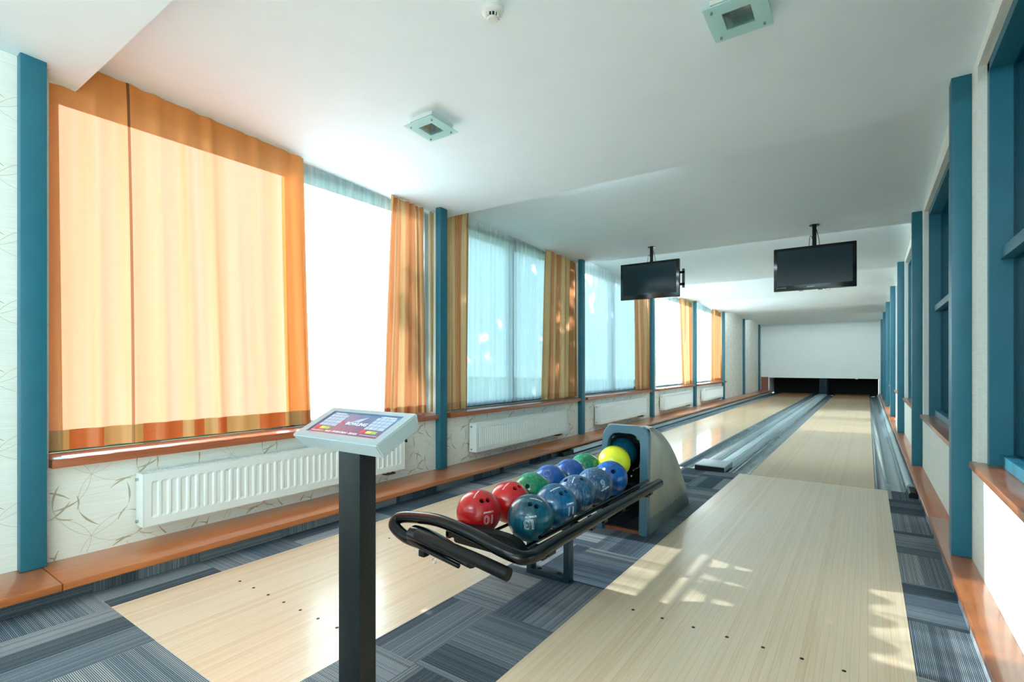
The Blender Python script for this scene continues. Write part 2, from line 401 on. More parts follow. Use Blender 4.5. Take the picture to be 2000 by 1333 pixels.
def copy_tree(o, loc=None, parent=None):
    c = o.copy(); COL.objects.link(c)
    for k in ('label',):
        pass
    if parent is not None: c.parent = parent
    if loc is not None: c.location = loc
    for ch in list(o.children): copy_tree(ch, None, c)
    return c

# ------------------------------------------------------------ room dimensions
PITCH = 2.98
def LY(k): return 0.655+2.975*k           # start of the post k on the curtained side
def step(k): return 0.92+PITCH*k
def ceil_z(y):
    f = ((y-0.92) % PITCH)/PITCH
    return 2.81-0.16*f
XW, XWIN, XOUT = -3.45, -3.72, -3.86
SILL = 0.65
YB, YEND = -4.6, 22.2

# floor: carpet slab, wood set into it
bm = bmesh.new(); abox(bm, -3.44, 0.44, YB+0.02, 5.70, -0.12, -0.012)
for r in [(-3.44, -2.905, YB+0.02, 5.70), (-2.905, -1.668, YB+0.02, 0.874), (-1.668, -1.092, YB+0.02, 5.70), (0.146, 0.44, YB+0.02, 5.70), (-1.092, 0.146, YB+0.02, -2.0)]:
    abox(bm, r[0], r[1], r[2], r[3], -0.012, 0.0)
abox(bm, -3.44, 0.44, 5.70, 24.0, -0.14, -0.09)
ap = [(-2.905, -1.668, 0.376+0.498, 5.70), (-1.092, 0.146, -2.0, 5.70)]
tag(bmobj('floor', bm, M['carpet']), kind='structure')
lab = {0: 'pale maple approach boards behind the console, on the curtained side', 1: 'pale maple approach boards in the right foreground beside the ball return'}
for i, (x0, x1, y0, y1) in enumerate(ap):
    t = empty('bowling_approach', ((x0+x1)/2, (y0+y1)/2, 0), 0, lab[i], 'bowling approach', 'bowling approaches')
    cx, cyy = (x0+x1)/2, (y0+y1)/2
    box('approach_boards', x0-cx, x1-cx, y0-cyy, y1-cyy, -0.012, 0.001, M['approach'], t)
    dots = [(-2.697+0.1365*k, 1.365) for k in range(7)] + [(-2.564+0.137*k, 2.264) for k in range(3)] if i == 0 else [(-0.89+0.1365*k, 2.251) for k in range(7)]
    for (dx, dy) in dots:
        b = bmesh.new(); cyl(b, (0, 0, 0), 0.0075, 0.001, seg=14)
        o = bmobj('marker_dot', b, M['black_rubber'], t); o.location = (dx-cx, dy-cyy, 0.0014)
# lanes with their arrows, gutters, capping
lanes = [(-2.812, -1.76, 'left', 'glossy maple lane nearest the curtained windows'), (-1.0, 0.055, 'right', 'glossy maple lane nearest the teal windows on the right')]
LY0, LY1 = 5.715, 22.0
for i, (x0, x1, side, lb) in enumerate(lanes):
    t = empty('bowling_lane', ((x0+x1)/2, LY0, 0), 0, lb, 'bowling lane', 'bowling lanes'); cx = (x0+x1)/2
    box('lane_boards', x0-cx, x1-cx, 0, 14.2, -0.06, 0.001, M['lane'], t)
    box('pin_deck', x0-cx, x1-cx, 14.2, LY1-LY0+1.2, -0.06, 0.001, M['lane_end'], t)
    for k in range(7):
        b = bmesh.new(); cyl(b, (0, 0, 0), 0.013, 0.001, seg=3)
        o = bmobj('aiming_arrow', b, M['black_rubber'], t); o.location = (-0.892+1.0-0.528+0.137*k+0.02, 9.98-LY0+0.4*(1-abs(k-3)/3), 0.0014); o.rotation_euler = (0, 0, math.pi/2); o.scale = (1, 0.6, 1)
def gutter(x0, x1, lb):
    cx = (x0+x1)/2; hw = (x1-x0)/2; prof = []; inner = []
    for k in range(13):
        a = math.pi*k/12; inner.append((-math.cos(a)*(hw-0.018), -math.sin(a)*0.062-0.004))
    prof = [(-hw, -0.085), (-hw, 0.0), (-hw+0.012, 0.0)] + inner + [(hw-0.012, 0.0), (hw, 0.0), (hw, -0.085)]
    b = bmesh.new(); prism_y(b, prof, 0, LY1-LY0+1.0)
    o = bmobj('lane_gutter', b, M['gutter'], smooth=40); o.location = (cx, LY0, 0)
    tag(o, lb, 'gutter', 'lane gutters')
gutter(-3.05, -2.815, 'grey gutter between the curtained-side ledge and the left lane')
gutter(-1.757, -1.55, 'grey gutter on the right edge of the left lane')
gutter(-1.21, -1.003, 'grey gutter on the left edge of the right lane')
gutter(0.058, 0.285, 'grey gutter between the right lane and the teal-post wall')
# central capping between the lanes
t = empty('lane_divider', (-1.38, 5.66, 0), 0, 'aluminium capping with two flat strips running between the two lanes', 'lane divider')
bm = bmesh.new(); prism_y(bm, [(-0.165, -0.08), (-0.165, 0.0), (-0.125, 0.03), (-0.012, 0.034), (-0.012, 0.026), (0.012, 0.026), (0.012, 0.034), (0.125, 0.03), (0.165, 0.0), (0.165, -0.08)], 0.3, 16.5)
bmobj('capping_profile', bm, M['alu'], t, smooth=30)
for s_ in (-1, 1): box('flat_strip', min(s_*0.025, s_*0.11), max(s_*0.025, s_*0.11), 0.34, 16.5, 0.028, 0.037, M['track'] if s_ < 0 else M['alu'], t, 0.002)
bm = bmesh.new(); abox(bm, -0.155, 0.155, -0.02, 0.36, 0.0, 0.062, 0.004); bmobj('end_cap', bm, M['silver'], t, smooth=35)
box('end_cap_face', -0.15, 0.15, -0.026, -0.019, 0.003, 0.052, M['black_rubber'], t)
# side rails (bumper tubes) along both ledges
def side_rail(x, lb):
    t = empty('side_rail', (x, 5.62, 0), 0, lb, 'side rail', 'side rails along the outer gutters')
    bm = bmesh.new(); prism_y(bm, [(-0.034, 0.012), (-0.034, 0.05), (-0.02, 0.066), (0.0, 0.072), (0.02, 0.066), (0.034, 0.05), (0.034, 0.012)], 0.12, 16.5)
    bmobj('rail_profile', bm, M['alu'], t, smooth=50)
    bm = bmesh.new(); prism_y(bm, [(-0.03, 0.002), (-0.031, 0.03), (-0.018, 0.05), (0.018, 0.05), (0.031, 0.03), (0.03, 0.002)], -0.14, 0.125)
    bmobj('rail_end_boot', bm, M['black_rubber'], t, smooth=50)
side_rail(0.318, 'grey tubular rail beside the right-hand ledge, black boot at its near end')
side_rail(-3.09, 'grey tubular rail under the curtained-side ledge, black boot at its near end')
bm = bmesh.new(); abox(bm, -1.092, 0.146, 5.70, 5.715, -0.06, -0.002); abox(bm, -2.905, -1.668, 5.70, 5.715, -0.06, -0.002)
tag(bmobj('trim_1', bm, M['black_rubber']), kind='structure')
bm = bmesh.new()
for (a, b_) in [(-3.42, -3.05), (-2.815, -2.812), (-1.76, -1.757), (-1.55, -1.545), (-1.215, -1.21), (-1.003, -1.0), (0.055, 0.058), (0.285, 0.45)]:
    abox(bm, a, b_, 5.70, 22.3, -0.06, -0.001)
tag(bmobj('trim_2', bm, M['dark_teal']), kind='structure')

# ------------------------------------------------------------ ledges
def ledge(side):
    xs = (-3.45, -3.06) if side < 0 else (0.335, 0.45)
    t = empty('wall_ledge', ((xs[0]+xs[1])/2, 0, 0), 0,
              'long orange beech ledge under the radiators along the curtained wall' if side < 0 else 'narrow orange beech ledge along the foot of the right wall', 'ledge')
    cx = (xs[0]+xs[1])/2
    segs = [(YB, 0.735), (0.738, 5.2), (5.203, 10.3), (10.303, 16.2), (16.203, 22.1)] if side < 0 else [(YB, 4.4), (4.403, 11.6), (11.603, 22.1)]
    for a, b_ in segs: box('ledge_board', xs[0]-cx, xs[1]-cx, a, b_, 0.086, 0.12, M['beech'], t, 0.004)
    kx = (-3.16, -3.14) if side < 0 else (0.355, 0.375)
    bm = bmesh.new(); abox(bm, kx[0]-cx-0.02 if side < 0 else kx[0]-cx, kx[1]-cx-0.02 if side < 0 else kx[1]-cx, YB, 22.1, 0.0, 0.086)
    bmobj('carpeted_kick_strip', bm, M['carpet_v'], t)
ledge(-1); ledge(1)

# ------------------------------------------------------------ wallpaper motif
def motif_polys():
    """twig sprig: long thin arcs from a node with slender leaves; coordinates (h, v) within one repeat"""
    rnd = random.Random(3); polys = []
    def ribbon(pts, w, mi):
        n = len(pts)
        for i in range(n-1):
            a, b = Vector(pts[i]), Vector(pts[i+1]); d = (b-a).normalized(); nn = Vector((-d.y, d.x))
            w0 = w(i/(n-1)); w1 = w((i+1)/(n-1))
            polys.append(([a-nn*w0, a+nn*w0, b+nn*w1, b-nn*w1], mi))
    def arc(x, y, ang, length, curv, w, mi, n=9):
        pts = [(x, y)]; a = ang
        for i in range(n): a += curv/n; x += math.cos(a)*length/n; y += math.sin(a)*length/n; pts.append((x, y))
        ribbon(pts, w, mi); return x, y, a
    for k, (ang, L, c) in enumerate([(0.2, 0.24, 0.8), (1.1, 0.22, -0.9), (1.9, 0.24, 1.0), (2.8, 0.26, -0.8), (3.9, 0.22, 0.9), (4.7, 0.15, -0.6), (5.5, 0.22, 0.9)]):
        x, y, a = arc(0, 0, ang, L, c*1.2, lambda f: 0.0012, 0, 12)
        arc(x-math.cos(a)*0.01, y-math.sin(a)*0.01, a+0.15*(-1)**k, 0.12, 0.6*(-1)**k, lambda f: 0.0010+0.0040*math.sin(math.pi*f)**1.5, 1, 9)
        if k % 2 == 0:
            x2, y2 = math.cos(ang+c*0.3)*L*0.55, math.sin(ang+c*0.3)*L*0.55
            arc(x2, y2, ang+c*0.5+0.8, 0.08, -0.7, lambda f: 0.001+0.003*math.sin(math.pi*f), 1, 6)
    return polys
MOT = motif_polys()
def paper(bm, x, y0, y1, z0, z1, nsign):
    """pattern printed on the wall plane X=x between y0..y1, z0..z1"""
    PH, PV = 0.37, 0.335
    j = 0; y = 0.95-PH*math.ceil((0.95-y0)/PH+1)
    iy = 0
    while y < y1+PH:
        for kz in range(-1, int((z1-z0)/PV)+3):
            z = 0.21+PV*kz+(PV/2 if iy % 2 else 0)
            for q_i, (pts, mi) in enumerate(MOT):
                q = [(y+p.x, z+p.y) for p in pts]
                if all(y0 < a < y1 and z0 < b < z1 for a, b in q):
                    f = bm.faces.new([bm.verts.new((x+nsign*(0.0004+0.000012*(q_i % 60)), a, b)) for a, b in q])
                    if (f.calc_center_median(), f.normal_update())[1] is None and f.normal.x*nsign < 0: f.normal_flip(); f.material_index = 1+mi
        y += PH; iy += 1

# ------------------------------------------------------------ left wall with five windows
WSP = [(0.775, 3.73), (3.79, 6.76), (6.83, 9.86), (9.95, 12.80), (12.90, 15.90)]     # openings
bm = bmesh.new()
abox(bm, XOUT, XW, -0.25, 0.775, 0, 2.95)
for (r0, r1) in ((YB, -4.3), (-2.45, -2.25)): abox(bm, XOUT, XW, r0, r1, 0, 2.95)
for (r0, r1) in ((-4.3, -2.45), (-2.25, -0.25)): abox(bm, XOUT, XW, r0, r1, 0, SILL); abox(bm, XOUT, XW, r0, r1, 2.6, 2.95)
for k in range(5):
    a, b_ = WSP[k]; abox(bm, XOUT, XW, a, b_, 0, SILL-0.045)
    abox(bm, XOUT, XWIN+0.05, a, b_, 2.71, 2.95)
    nb = WSP[k+1][0] if k < 4 else YEND+0.3
    abox(bm, XOUT, XW, b_, nb, 0, 2.95)
paper(bm, XW, -0.6, 0.775, 0.12, 2.66, 1)
for k in range(5): paper(bm, XW, WSP[k][0], WSP[k][1], 0.12, SILL-0.05, 1)
paper(bm, XW, WSP[4][1]+0.1, YEND, 0.12, 2.66, 1)
tag(bmobj('wall_left', bm, [M['wallpaper'], M['twig'], M['twig_dark']], recalc=False), kind='structure')
for k in range(5):
    a, b_ = WSP[k]; mid = (a+b_)/2
    t = empty('window_%d' % (k+1), (XWIN, mid, SILL), 0, kind='structure'); hw = (b_-a)/2
    bm = bmesh.new(); H = 2.71-SILL
    for (y0, y1, z0, z1) in [(-hw, -hw+0.06, 0, H), (hw-0.06, hw, 0, H), (-hw, hw, 0, 0.06), (-hw, hw, H-0.06, H), (-0.035, 0.035, 0, H)]:
        abox(bm, -0.035, 0.035, y0, y1, z0, z1)
    bmobj('window_frame', bm, M['teal'], t)
    bm = bmesh.new()
    for (y0, y1) in [(-hw+0.06, -0.035), (0.035, hw-0.06)]: abox(bm, -0.006, 0.0, y0, y1, 0.06, H-0.06)
    bmobj('window_pane', bm, M['glass'], t)
    bm = bmesh.new(); abox(bm, 0.036, 0.32, -hw+0.002, hw-0.002, -0.045, 0.0, 0.005)
    bmobj('window_sill', bm, M['sill_wood'], t, smooth=35)

# ------------------------------------------------------------ right wall with recessed windows
RY = [0.60, 3.567, 6.50, 9.52, 12.42, 15.45, 18.4, 21.4]
XR = 0.45; XR2 = 0.57
RW = [(RY[k]+0.27, RY[k+1]-0.167) for k in range(0, 6)]
bm = bmesh.new(); prev = YB
for (a, b_) in RW:
    abox(bm, XR, 0.80, prev, a, 0, 2.95); abox(bm, XR, 0.80, a, b_, 0, SILL-0.03); abox(bm, XR, 0.80, a, b_, 2.62, 2.95); prev = b_
abox(bm, XR, 0.80, prev, YEND+0.3, 0, 2.95)
for (a, b_) in RW[:2]: paper(bm, XR, a, b_, 0.12, SILL-0.04, -1)
tag(bmobj('wall_right', bm, [M['wallpaper'], M['twig'], M['twig_dark']], recalc=False), kind='structure')
for i, (a, b_) in enumerate(RW):
    mid = (a+b_)/2; hw = (b_-a)/2; t = empty('window_%d' % (i+6), (XR2, mid, SILL), 0, kind='structure'); H = 2.62-SILL
    bm = bmesh.new()
    for (y0, y1, z0, z1) in [(-hw, -hw+0.05, 0, H), (hw-0.05, hw, 0, H), (-hw, hw, H-0.05, H)]:
        abox(bm, -0.085, 0.02, y0, y1, z0, z1)
    abox(bm, -0.06, 0.02, -0.03, 0.03, 0, H)
    bmobj('window_frame', bm, M['teal'], t)
    for nm, z0, z1 in (('transom', 1.645-SILL, 1.70-SILL), ('bottom_rail', 0.0, 0.055)):
        box(nm, -0.045, 0.02, -hw+0.05, hw-0.05, z0, z1, M['teal'], t, 0.003)
    bm = bmesh.new()
    for y0, y1 in ((-hw+0.05, -0.03), (0.03, hw-0.05)): abox(bm, 0.0, 0.006, y0, y1, 0.04, H-0.04)
    bmobj('window_pane', bm, M['teal_glass'], t)
    bm = bmesh.new(); abox(bm, -0.15, -0.0, -hw-0.03, hw+0.03, -0.032, 0.0, 0.004); bmobj('window_sill', bm, M['beech'], t, smooth=35)

# ------------------------------------------------------------ posts
ords = ['nearest', 'second', 'third', 'fourth', 'fifth', 'sixth', 'seventh', 'eighth']
for k in range(8):
    bm = bmesh.new(); abox(bm, -0.065, 0, 0, 0.1, 0, 2.63, 0.006)
    o = bmobj('steel_post', bm, M['teal'], smooth=35); o.location = (-3.385, LY(k), 0.12)
    if k: o.location.y = LY(k)
    tag(o, ('nearest' if k == 0 else ords[k]) + ' teal square post from the camera, on the curtained-side ledge' + (' beside blank wallpaper' if k > 5 else ''), 'post', 'teal posts along the curtained wall')
for k in range(1, 8):
    bm = bmesh.new(); abox(bm, 0, 0.083, 0, 0.1, 0, 2.63, 0.006)
    o = bmobj('steel_post', bm, M['teal'], smooth=35); o.location = (0.367, RY[k], 0.12)
    tag(o, ('nearest' if k == 1 else ords[k-1]) + ' teal square post from the camera, on the narrow right-hand ledge', 'post', 'teal posts along the right wall')

# ------------------------------------------------------------ ceiling (each bay slopes down and steps up at its post)
prof = []
k = -2
ys = [YB-0.1]; prof = [(YB-0.1, ceil_z(YB-0.1))]
for k in range(-1, 9):
    y = step(k)
    if y <= YB: continue
    if y > YEND+0.3: break
    prof += [(y, 2.65), (y+0.002, 2.81)]
prof += [(YEND+0.3, ceil_z(YEND+0.3)), (YEND+0.3, 3.0), (YB-0.1, 3.0)]
bm = bmesh.new(); prism_x(bm, prof, XOUT, 0.8)
bmesh.ops.triangulate(bm, faces=[f for f in bm.faces if len(f.verts) > 4])
tag(bmobj('ceiling', bm, M['ceiling']), kind='structure')

# unseen glowing strips added behind the ceiling downstands to brighten the lanes and far wall
def m_emit(name, col, st):
    t = NT(name); e = t.n('ShaderNodeEmission'); e.inputs['Color'].default_value = (*col, 1); e.inputs['Strength'].default_value = st; return t.done(e.outputs[0])
M['fill_glow'] = m_emit('cool_white_fill', (0.78, 0.94, 1.0), FILL)
M['fill_bright'] = m_emit('bright_white_fill', (0.78, 0.94, 1.0), FILL*1.7)
M['fill_dim'] = m_emit('dimmer_white_fill', (0.78, 0.94, 1.0), FILL*0.5)
for k, (xa, xb) in {-1: (-3.2, 0.3), 1: (-2.55, -1.3), 2: (-3.2, 0.3), 3: (-3.2, 0.3), 4: (-3.2, 0.3), 5: (-3.2, 0.3), 6: (-3.2, 0.3)}.items():
    y = step(k)+0.003; nm = {-1: 'behind the camera', 0: 'above the nearest post', 1: 'above the second post', 2: 'above the third post', 3: 'above the fourth post', 4: 'above the fifth post', 5: 'above the sixth post', 6: 'above the seventh post'}[k]
    t = empty('fill_strip', ((xa+xb)/2, y, 2.77), 0, 'slim added fill strip behind the ceiling downstand '+nm, 'strip light', 'added fill strips behind the ceiling steps'); hw = (xb-xa)/2
    b = bmesh.new(); abox(b, -hw, hw, 0.0, 0.006, -0.03, 0.03); abox(b, -hw, hw, 0.006, 0.085, 0.028, 0.032); bmobj('fill_channel', b, M['white_plastic'], t)
    b = bmesh.new(); abox(b, -hw+0.02, hw-0.02, -0.003, 0.003, -0.018, 0.018); bmesh.ops.rotate(b, verts=b.verts, cent=(0, 0, 0), matrix=Matrix.Rotation(math.radians(-35), 3, 'X')); bmesh.ops.translate(b, verts=b.verts, vec=(0, 0.02, 0.008)); bmobj('fill_diffuser', b, M['fill_dim' if k > 4 or k == 1 else 'fill_glow' if k > 0 else 'fill_bright'], t)

# ------------------------------------------------------------ far end: masking panel, pits
bm = bmesh.new()
abox(bm, XW, -3.2, YEND, YEND+0.3, 0.62, 2.95); abox(bm, -3.2, XR, YEND, YEND+0.3, 0.62, 2.95)
tag(bmobj('wall_back', bm, M['screen_white']), kind='structure')
for nm_, xa_, xb_ in (('trim_3', XW, -3.17), ('trim_4', 0.345, XR)):
    tag(box(nm_, xa_, xb_, YEND+0.004, YEND+1.6, 0.0, 0.615, M['screen_white']), kind='structure')
t = empty('pin_pit', (-1.4, YEND, 0), 0, 'black open pit below the white masking panel at the far end of the lanes', 'pit')
bm = bmesh.new(); abox(bm, -1.77, 1.74, 1.3, 1.36, -0.08, 0.612); abox(bm, -1.77, 1.74, 0.31, 1.3, 0.60, 0.612)
bmobj('pit_cushion', bm, M['dark'], t)
bm = bmesh.new(); abox(bm, -0.075, 0.165, 0.02, 1.3, 0.0, 0.612); bmobj('kickback', bm, M['dark_teal'], t)
o = box('wall_side_panel', XW+0.002, -3.2, YEND-0.03, YEND-0.002, 0.12, 0.64, M['panel_wood']); o.name = 'wood_panel'
tag(o, 'small brown wood panel at the far left corner beside the pit', 'panel')
bm = bmesh.new(); abox(bm, -0.04, 0.04, -0.04, 0, 0, 0.045, 0.006); o = bmobj('pit_sensor', bm, M['white_plastic'], smooth=35)
o.location = (-0.32, YEND-0.001, 0.60); tag(o, 'tiny white sensor under the masking panel above the right pit', 'sensor')
# rear of the room, behind the camera: wall, wide window added for daylight fill
bm = bmesh.new()
for r in [(-3.86, -3.2, 0, 2.95), (0.2, 0.8, 0, 2.95), (-3.2, 0.2, 0, 0.7), (-3.2, 0.2, 2.5, 2.95)]:
    abox(bm, r[0], r[1], YB-0.1, YB, r[2], r[3])
tag(bmobj('wall_rear', bm, M['white_wall']), kind='structure')
t = empty('window_12', (-1.5, YB-0.05, 0.7), 0, kind='structure'); bm = bmesh.new()
for x0, x1, z0, z1 in [(-1.7, -1.64, 0, 1.8), (1.64, 1.7, 0, 1.8), (-0.03, 0.03, 0, 1.8), (-1.7, 1.7, 0, 0.06), (-1.7, 1.7, 1.74, 1.8)]: abox(bm, x0, x1, -0.03, 0.03, z0, z1)
bmobj('window_frame', bm, M['teal'], t)
bm = bmesh.new(); abox(bm, -1.64, 1.64, -0.004, 0.004, 0.06, 1.74); bmobj('window_pane', bm, M['glass'], t)

for q, (r0, r1) in enumerate(((-4.3, -2.45), (-2.25, -0.25))):  # two unseen clear windows added to let sun and sky brighten the room
    t = empty('window_%d' % (q+13), (XWIN, (r0+r1)/2, SILL), 0, kind='structure'); hw = (r1-r0)/2; bm = bmesh.new()
    for (y0, y1, z0, z1) in [(-hw, -hw+0.06, 0, 1.95), (hw-0.06, hw, 0, 1.95), (-hw, hw, 0, 0.06), (-hw, hw, 1.89, 1.95)]: abox(bm, -0.035, 0.035, y0, y1, z0, z1)
    bmobj('window_frame', bm, M['teal'], t)
    bm = bmesh.new(); abox(bm, -0.006, 0, -hw+0.06, hw-0.06, 0.06, 1.89); bmobj('window_pane', bm, M['glass'], t)

# ------------------------------------------------------------ curtains
def curtain(name, y0t, y1t, y0b, y1b, x, zb, mat, folds, amp, label, cat, group, full=1.5, seed=1, flare=1.0, ztop=None, ubase=0.0, yskew=0.0, xb=0.0, irregular=0.35):
    rnd = random.Random(seed); NU = max(60, folds*14); NV = 26
    ph = [rnd.uniform(0, 6.28) for _ in range(6)]
    W = (y1b-y0b); me = bpy.data.meshes.new(name); verts = []; uvs = []; faces = []
    yc, = ((y0b+y1b)/2,)
    for j in range(NV+1):
        v = j/NV
        for i in range(NU+1):
            u = i/NU
            uu = u+0.035*math.sin(2*math.pi*u*1.7+ph[0])*irregular*2+0.02*math.sin(2*math.pi*u*4.3+ph[1])*irregular
            y = (y0b+(y1b-y0b)*uu)*(1-v)+(y0t+(y1t-y0t)*uu)*v
            y += 0.006*math.sin(3*v+ph[2]+u*5)
            a = amp*(0.55+0.45*math.sin(2*math.pi*u*1.3+ph[3])**2)*(1.0-0.25*v)*(0.55 if j == NV else 1)
            pu = folds*uu*2*math.pi
            xo = a*(math.sin(pu)+0.30*math.sin(2*pu+ph[4]+1.2*v)+0.22*math.sin(0.47*pu+ph[5]+0.8*v))
            xo += 0.35*amp*math.sin(9.2*pu/ (2*math.pi)+ph[1])*max(0, (v-0.9)*8)
            zt = (ztop if ztop else ceil_z(min(max(y, 0.0), 22))-0.002)
            if y < 0.925+0.0 and y > 0.0: zt = 2.646
            for kk in range(0, 8):
                if abs(y-step(kk)) < 0.012 or (step(kk)-0.3 < y < step(kk)): zt = min(zt, 2.668)
            z = zb+(zt-zb)*v
            verts.append((x+xb*(1-v)+xo-x, y-yc, z)); uvs.append((ubase+u*W*full, z))
    for j in range(NV):
        for i in range(NU):
            a = j*(NU+1)+i; faces.append((a, a+1, a+NU+2, a+NU+1))
    me.from_pydata(verts, [], faces); ul = me.uv_layers.new(name='UVMap')
    for p in me.polygons:
        for li in p.loop_indices: ul.data[li].uv = uvs[me.loops[li].vertex_index]
    o = link(name, me, mat, None, smooth=180); o.location = (x, yc, 0)
    return tag(o, label, cat, group)
XC = -3.575
curtain('curtain', 0.805, 2.21, 0.805, 2.235, XC, 0.684, M['orange_cloth'], 9, 0.016, 'large flat orange curtain glowing with backlight in the nearest window', 'curtain', None, full=1.1, seed=5, irregular=0.9, ubase=0.12, xb=0.07)
def drape(a, b_, ab, bb, label, seed, folds=5, amp=0.03, ub=0.0, full=1.9): return curtain('curtain', a, b_, ab, bb, XC+0.01, 0.664, M['gold_cloth'], folds, amp, label, 'curtain', 'gold and copper striped curtains', full=full, seed=seed, ubase=ub, irregular=1.0)
def sheer(a, b_, label, folds, seed, x=XC-0.072): return curtain('sheer_curtain', a, b_, a, b_, x, 0.672, M['sheer'], folds, 0.012, label, 'sheer curtain', 'white sheer curtains', full=1.6, seed=seed)
sheer(2.12, 3.725, 'white sheer curtain blown out by sunlight beside the orange curtain', 17, 11)
drape(3.14, 3.61, 3.05, 3.67, 'gold and copper drape just left of the second post', 21, 5, 0.048)
drape(3.66, 3.725, 3.67, 3.725, 'narrow copper strip of curtain squeezed against the second post', 22, 1, 0.012, 0.14)
drape(3.80, 4.30, 3.80, 4.27, 'gold and copper drape just right of the second post', 23, 4, 0.045, 0.05)
sheer(4.22, 6.1, 'pale blue sheer curtain between two drapes in the second window', 20, 12)
drape(5.96, 6.755, 5.86, 6.755, 'gold and copper drape just left of the third post', 24, 6, 0.048, 0.1)
sheer(6.84, 9.3, 'pale blue sheer curtain right of the third post, partly behind the left screen', 26, 13)
drape(9.02, 9.855, 9.12, 9.855, 'gold and copper drape left of the fourth post, below the left screen', 25, 7, 0.046)
sheer(9.96, 12.3, 'white sunlit sheer curtain right of the fourth post', 26, 14)
drape(12.02, 12.795, 12.25, 12.795, 'gold and copper drape just left of the fifth post', 26, 6, 0.046, 0.08)
sheer(12.91, 15.2, 'white sunlit sheer curtain in the farthest curtained window', 24, 15)
drape(15.0, 15.75, 14.98, 15.88, 'gold and copper drape farthest from the camera, before the sixth post', 27, 5, 0.048)

# ------------------------------------------------------------ radiators
def radiator(y0, y1, nrib, label, cover=False):
    x0 = XW; t = empty('radiator', (x0, y0, 0.22), 0, label, 'radiator', 'white wall radiators under the windows'); L = y1-y0; H = 0.30
    D0, D1 = 0.035, 0.115
    bm = bmesh.new(); abox(bm, D0, D1-0.008, 0.004, L-0.004, 0.01, H-0.012); bmobj('radiator_body', bm, M['radiator'], t)
    # ribbed front sheet
    bm = bmesh.new(); n = nrib; ya, yb = 0.035, L-0.035; pw = (yb-ya)/n
    xs = D1
    def sheet(prof, z0, z1, dz):
        pass
    def col(y, x): return [(x_, y, z_) for x_, z_ in ((xs, 0.0), (xs, 0.045), (x, 0.058), (x, H-0.058), (xs, H-0.045), (xs, H-0.004))]
    ysx = [(0.0, xs), (ya, xs)]
    for i in range(n):
        y = ya+i*pw; ysx += [(y+pw*0.12, xs-0.0), (y+pw*0.28, xs-0.007), (y+pw*0.72, xs-0.007), (y+pw*0.88, xs)]
    ysx += [(yb, xs), (L, xs)]
    R = [[bm.verts.new(p) for p in col(y, x)] for y, x in ysx]
    for i in range(len(R)-1):
        for k2 in range(5): bm.faces.new([R[i][k2], R[i+1][k2], R[i+1][k2+1], R[i][k2+1]])
    bmobj('front_panel', bm, M['radiator'], t, recalc=True)
    for nm, ya_, yb_ in (('side_cover', -0.003, 0.005), ('side_cover', L-0.005, L+0.003)):
        bm = bmesh.new(); abox(bm, D0-0.012, D1+0.002, ya_, yb_, 0.0, H, 0.002); bmobj(nm, bm, M['radiator'], t, smooth=35)
    bm = bmesh.new(); abox(bm, D0-0.01, D0, 0, L, H-0.02, H); abox(bm, D1-0.02, D1+0.001, 0, L, H-0.008, H)
    ng = int(L/0.022)
    for i in range(ng): abox(bm, D0, D1-0.02, i*L/ng, i*L/ng+0.009, H-0.007, H-0.001)
    bmobj('top_grille', bm, M['radiator'], t)
    for z in (0.028, H-0.035):
        bm = bmesh.new(); cyl(bm, (0.055, -0.008, z), 0.009, 0.014, 'Y', 12); bmobj('vent_plug', bm, M['chrome'], t, smooth=40)
    bm = bmesh.new(); cyl(bm, (0.07, L-0.10, -0.018), 0.010, 0.03, 'Z', 12); cyl(bm, (0.07, L-0.15, -0.018), 0.010, 0.03, 'Z', 12)
    tube(bm, [(0.07, L-0.10, -0.03), (0.03, L-0.10, -0.034), (0.0, L-0.10, -0.034)], 0.007, 8); tube(bm, [(0.07, L-0.15, -0.03), (0.03, L-0.15, -0.034), (0.0, L-0.15, -0.034)], 0.007, 8)
    cyl(bm, (0.09, L-0.125, -0.022), 0.009, 0.07, 'Y', 12)
    bmobj('valve', bm, M['brass'], t, smooth=40)
    for y in (0.2, L-0.2): box('wall_bracket', 0.0, D0, y-0.015, y+0.015, 0.03, H-0.03, M['radiator'], t)
for (a, b_, n, lb) in [(1.15, 3.12, 38, 'long white ribbed radiator behind the console, under the nearest window'),
                       (4.12, 6.06, 56, 'white ribbed radiator between the second and third posts'),
                       (7.12, 9.10, 60, 'white ribbed radiator between the third and fourth posts'),
                       (10.10, 12.10, 40, 'white radiator between the fourth and fifth posts'),
                       (13.20, 15.15, 40, 'smallest-looking white radiator, between the fifth and sixth posts')]:
    radiator(a, b_, n, lb)

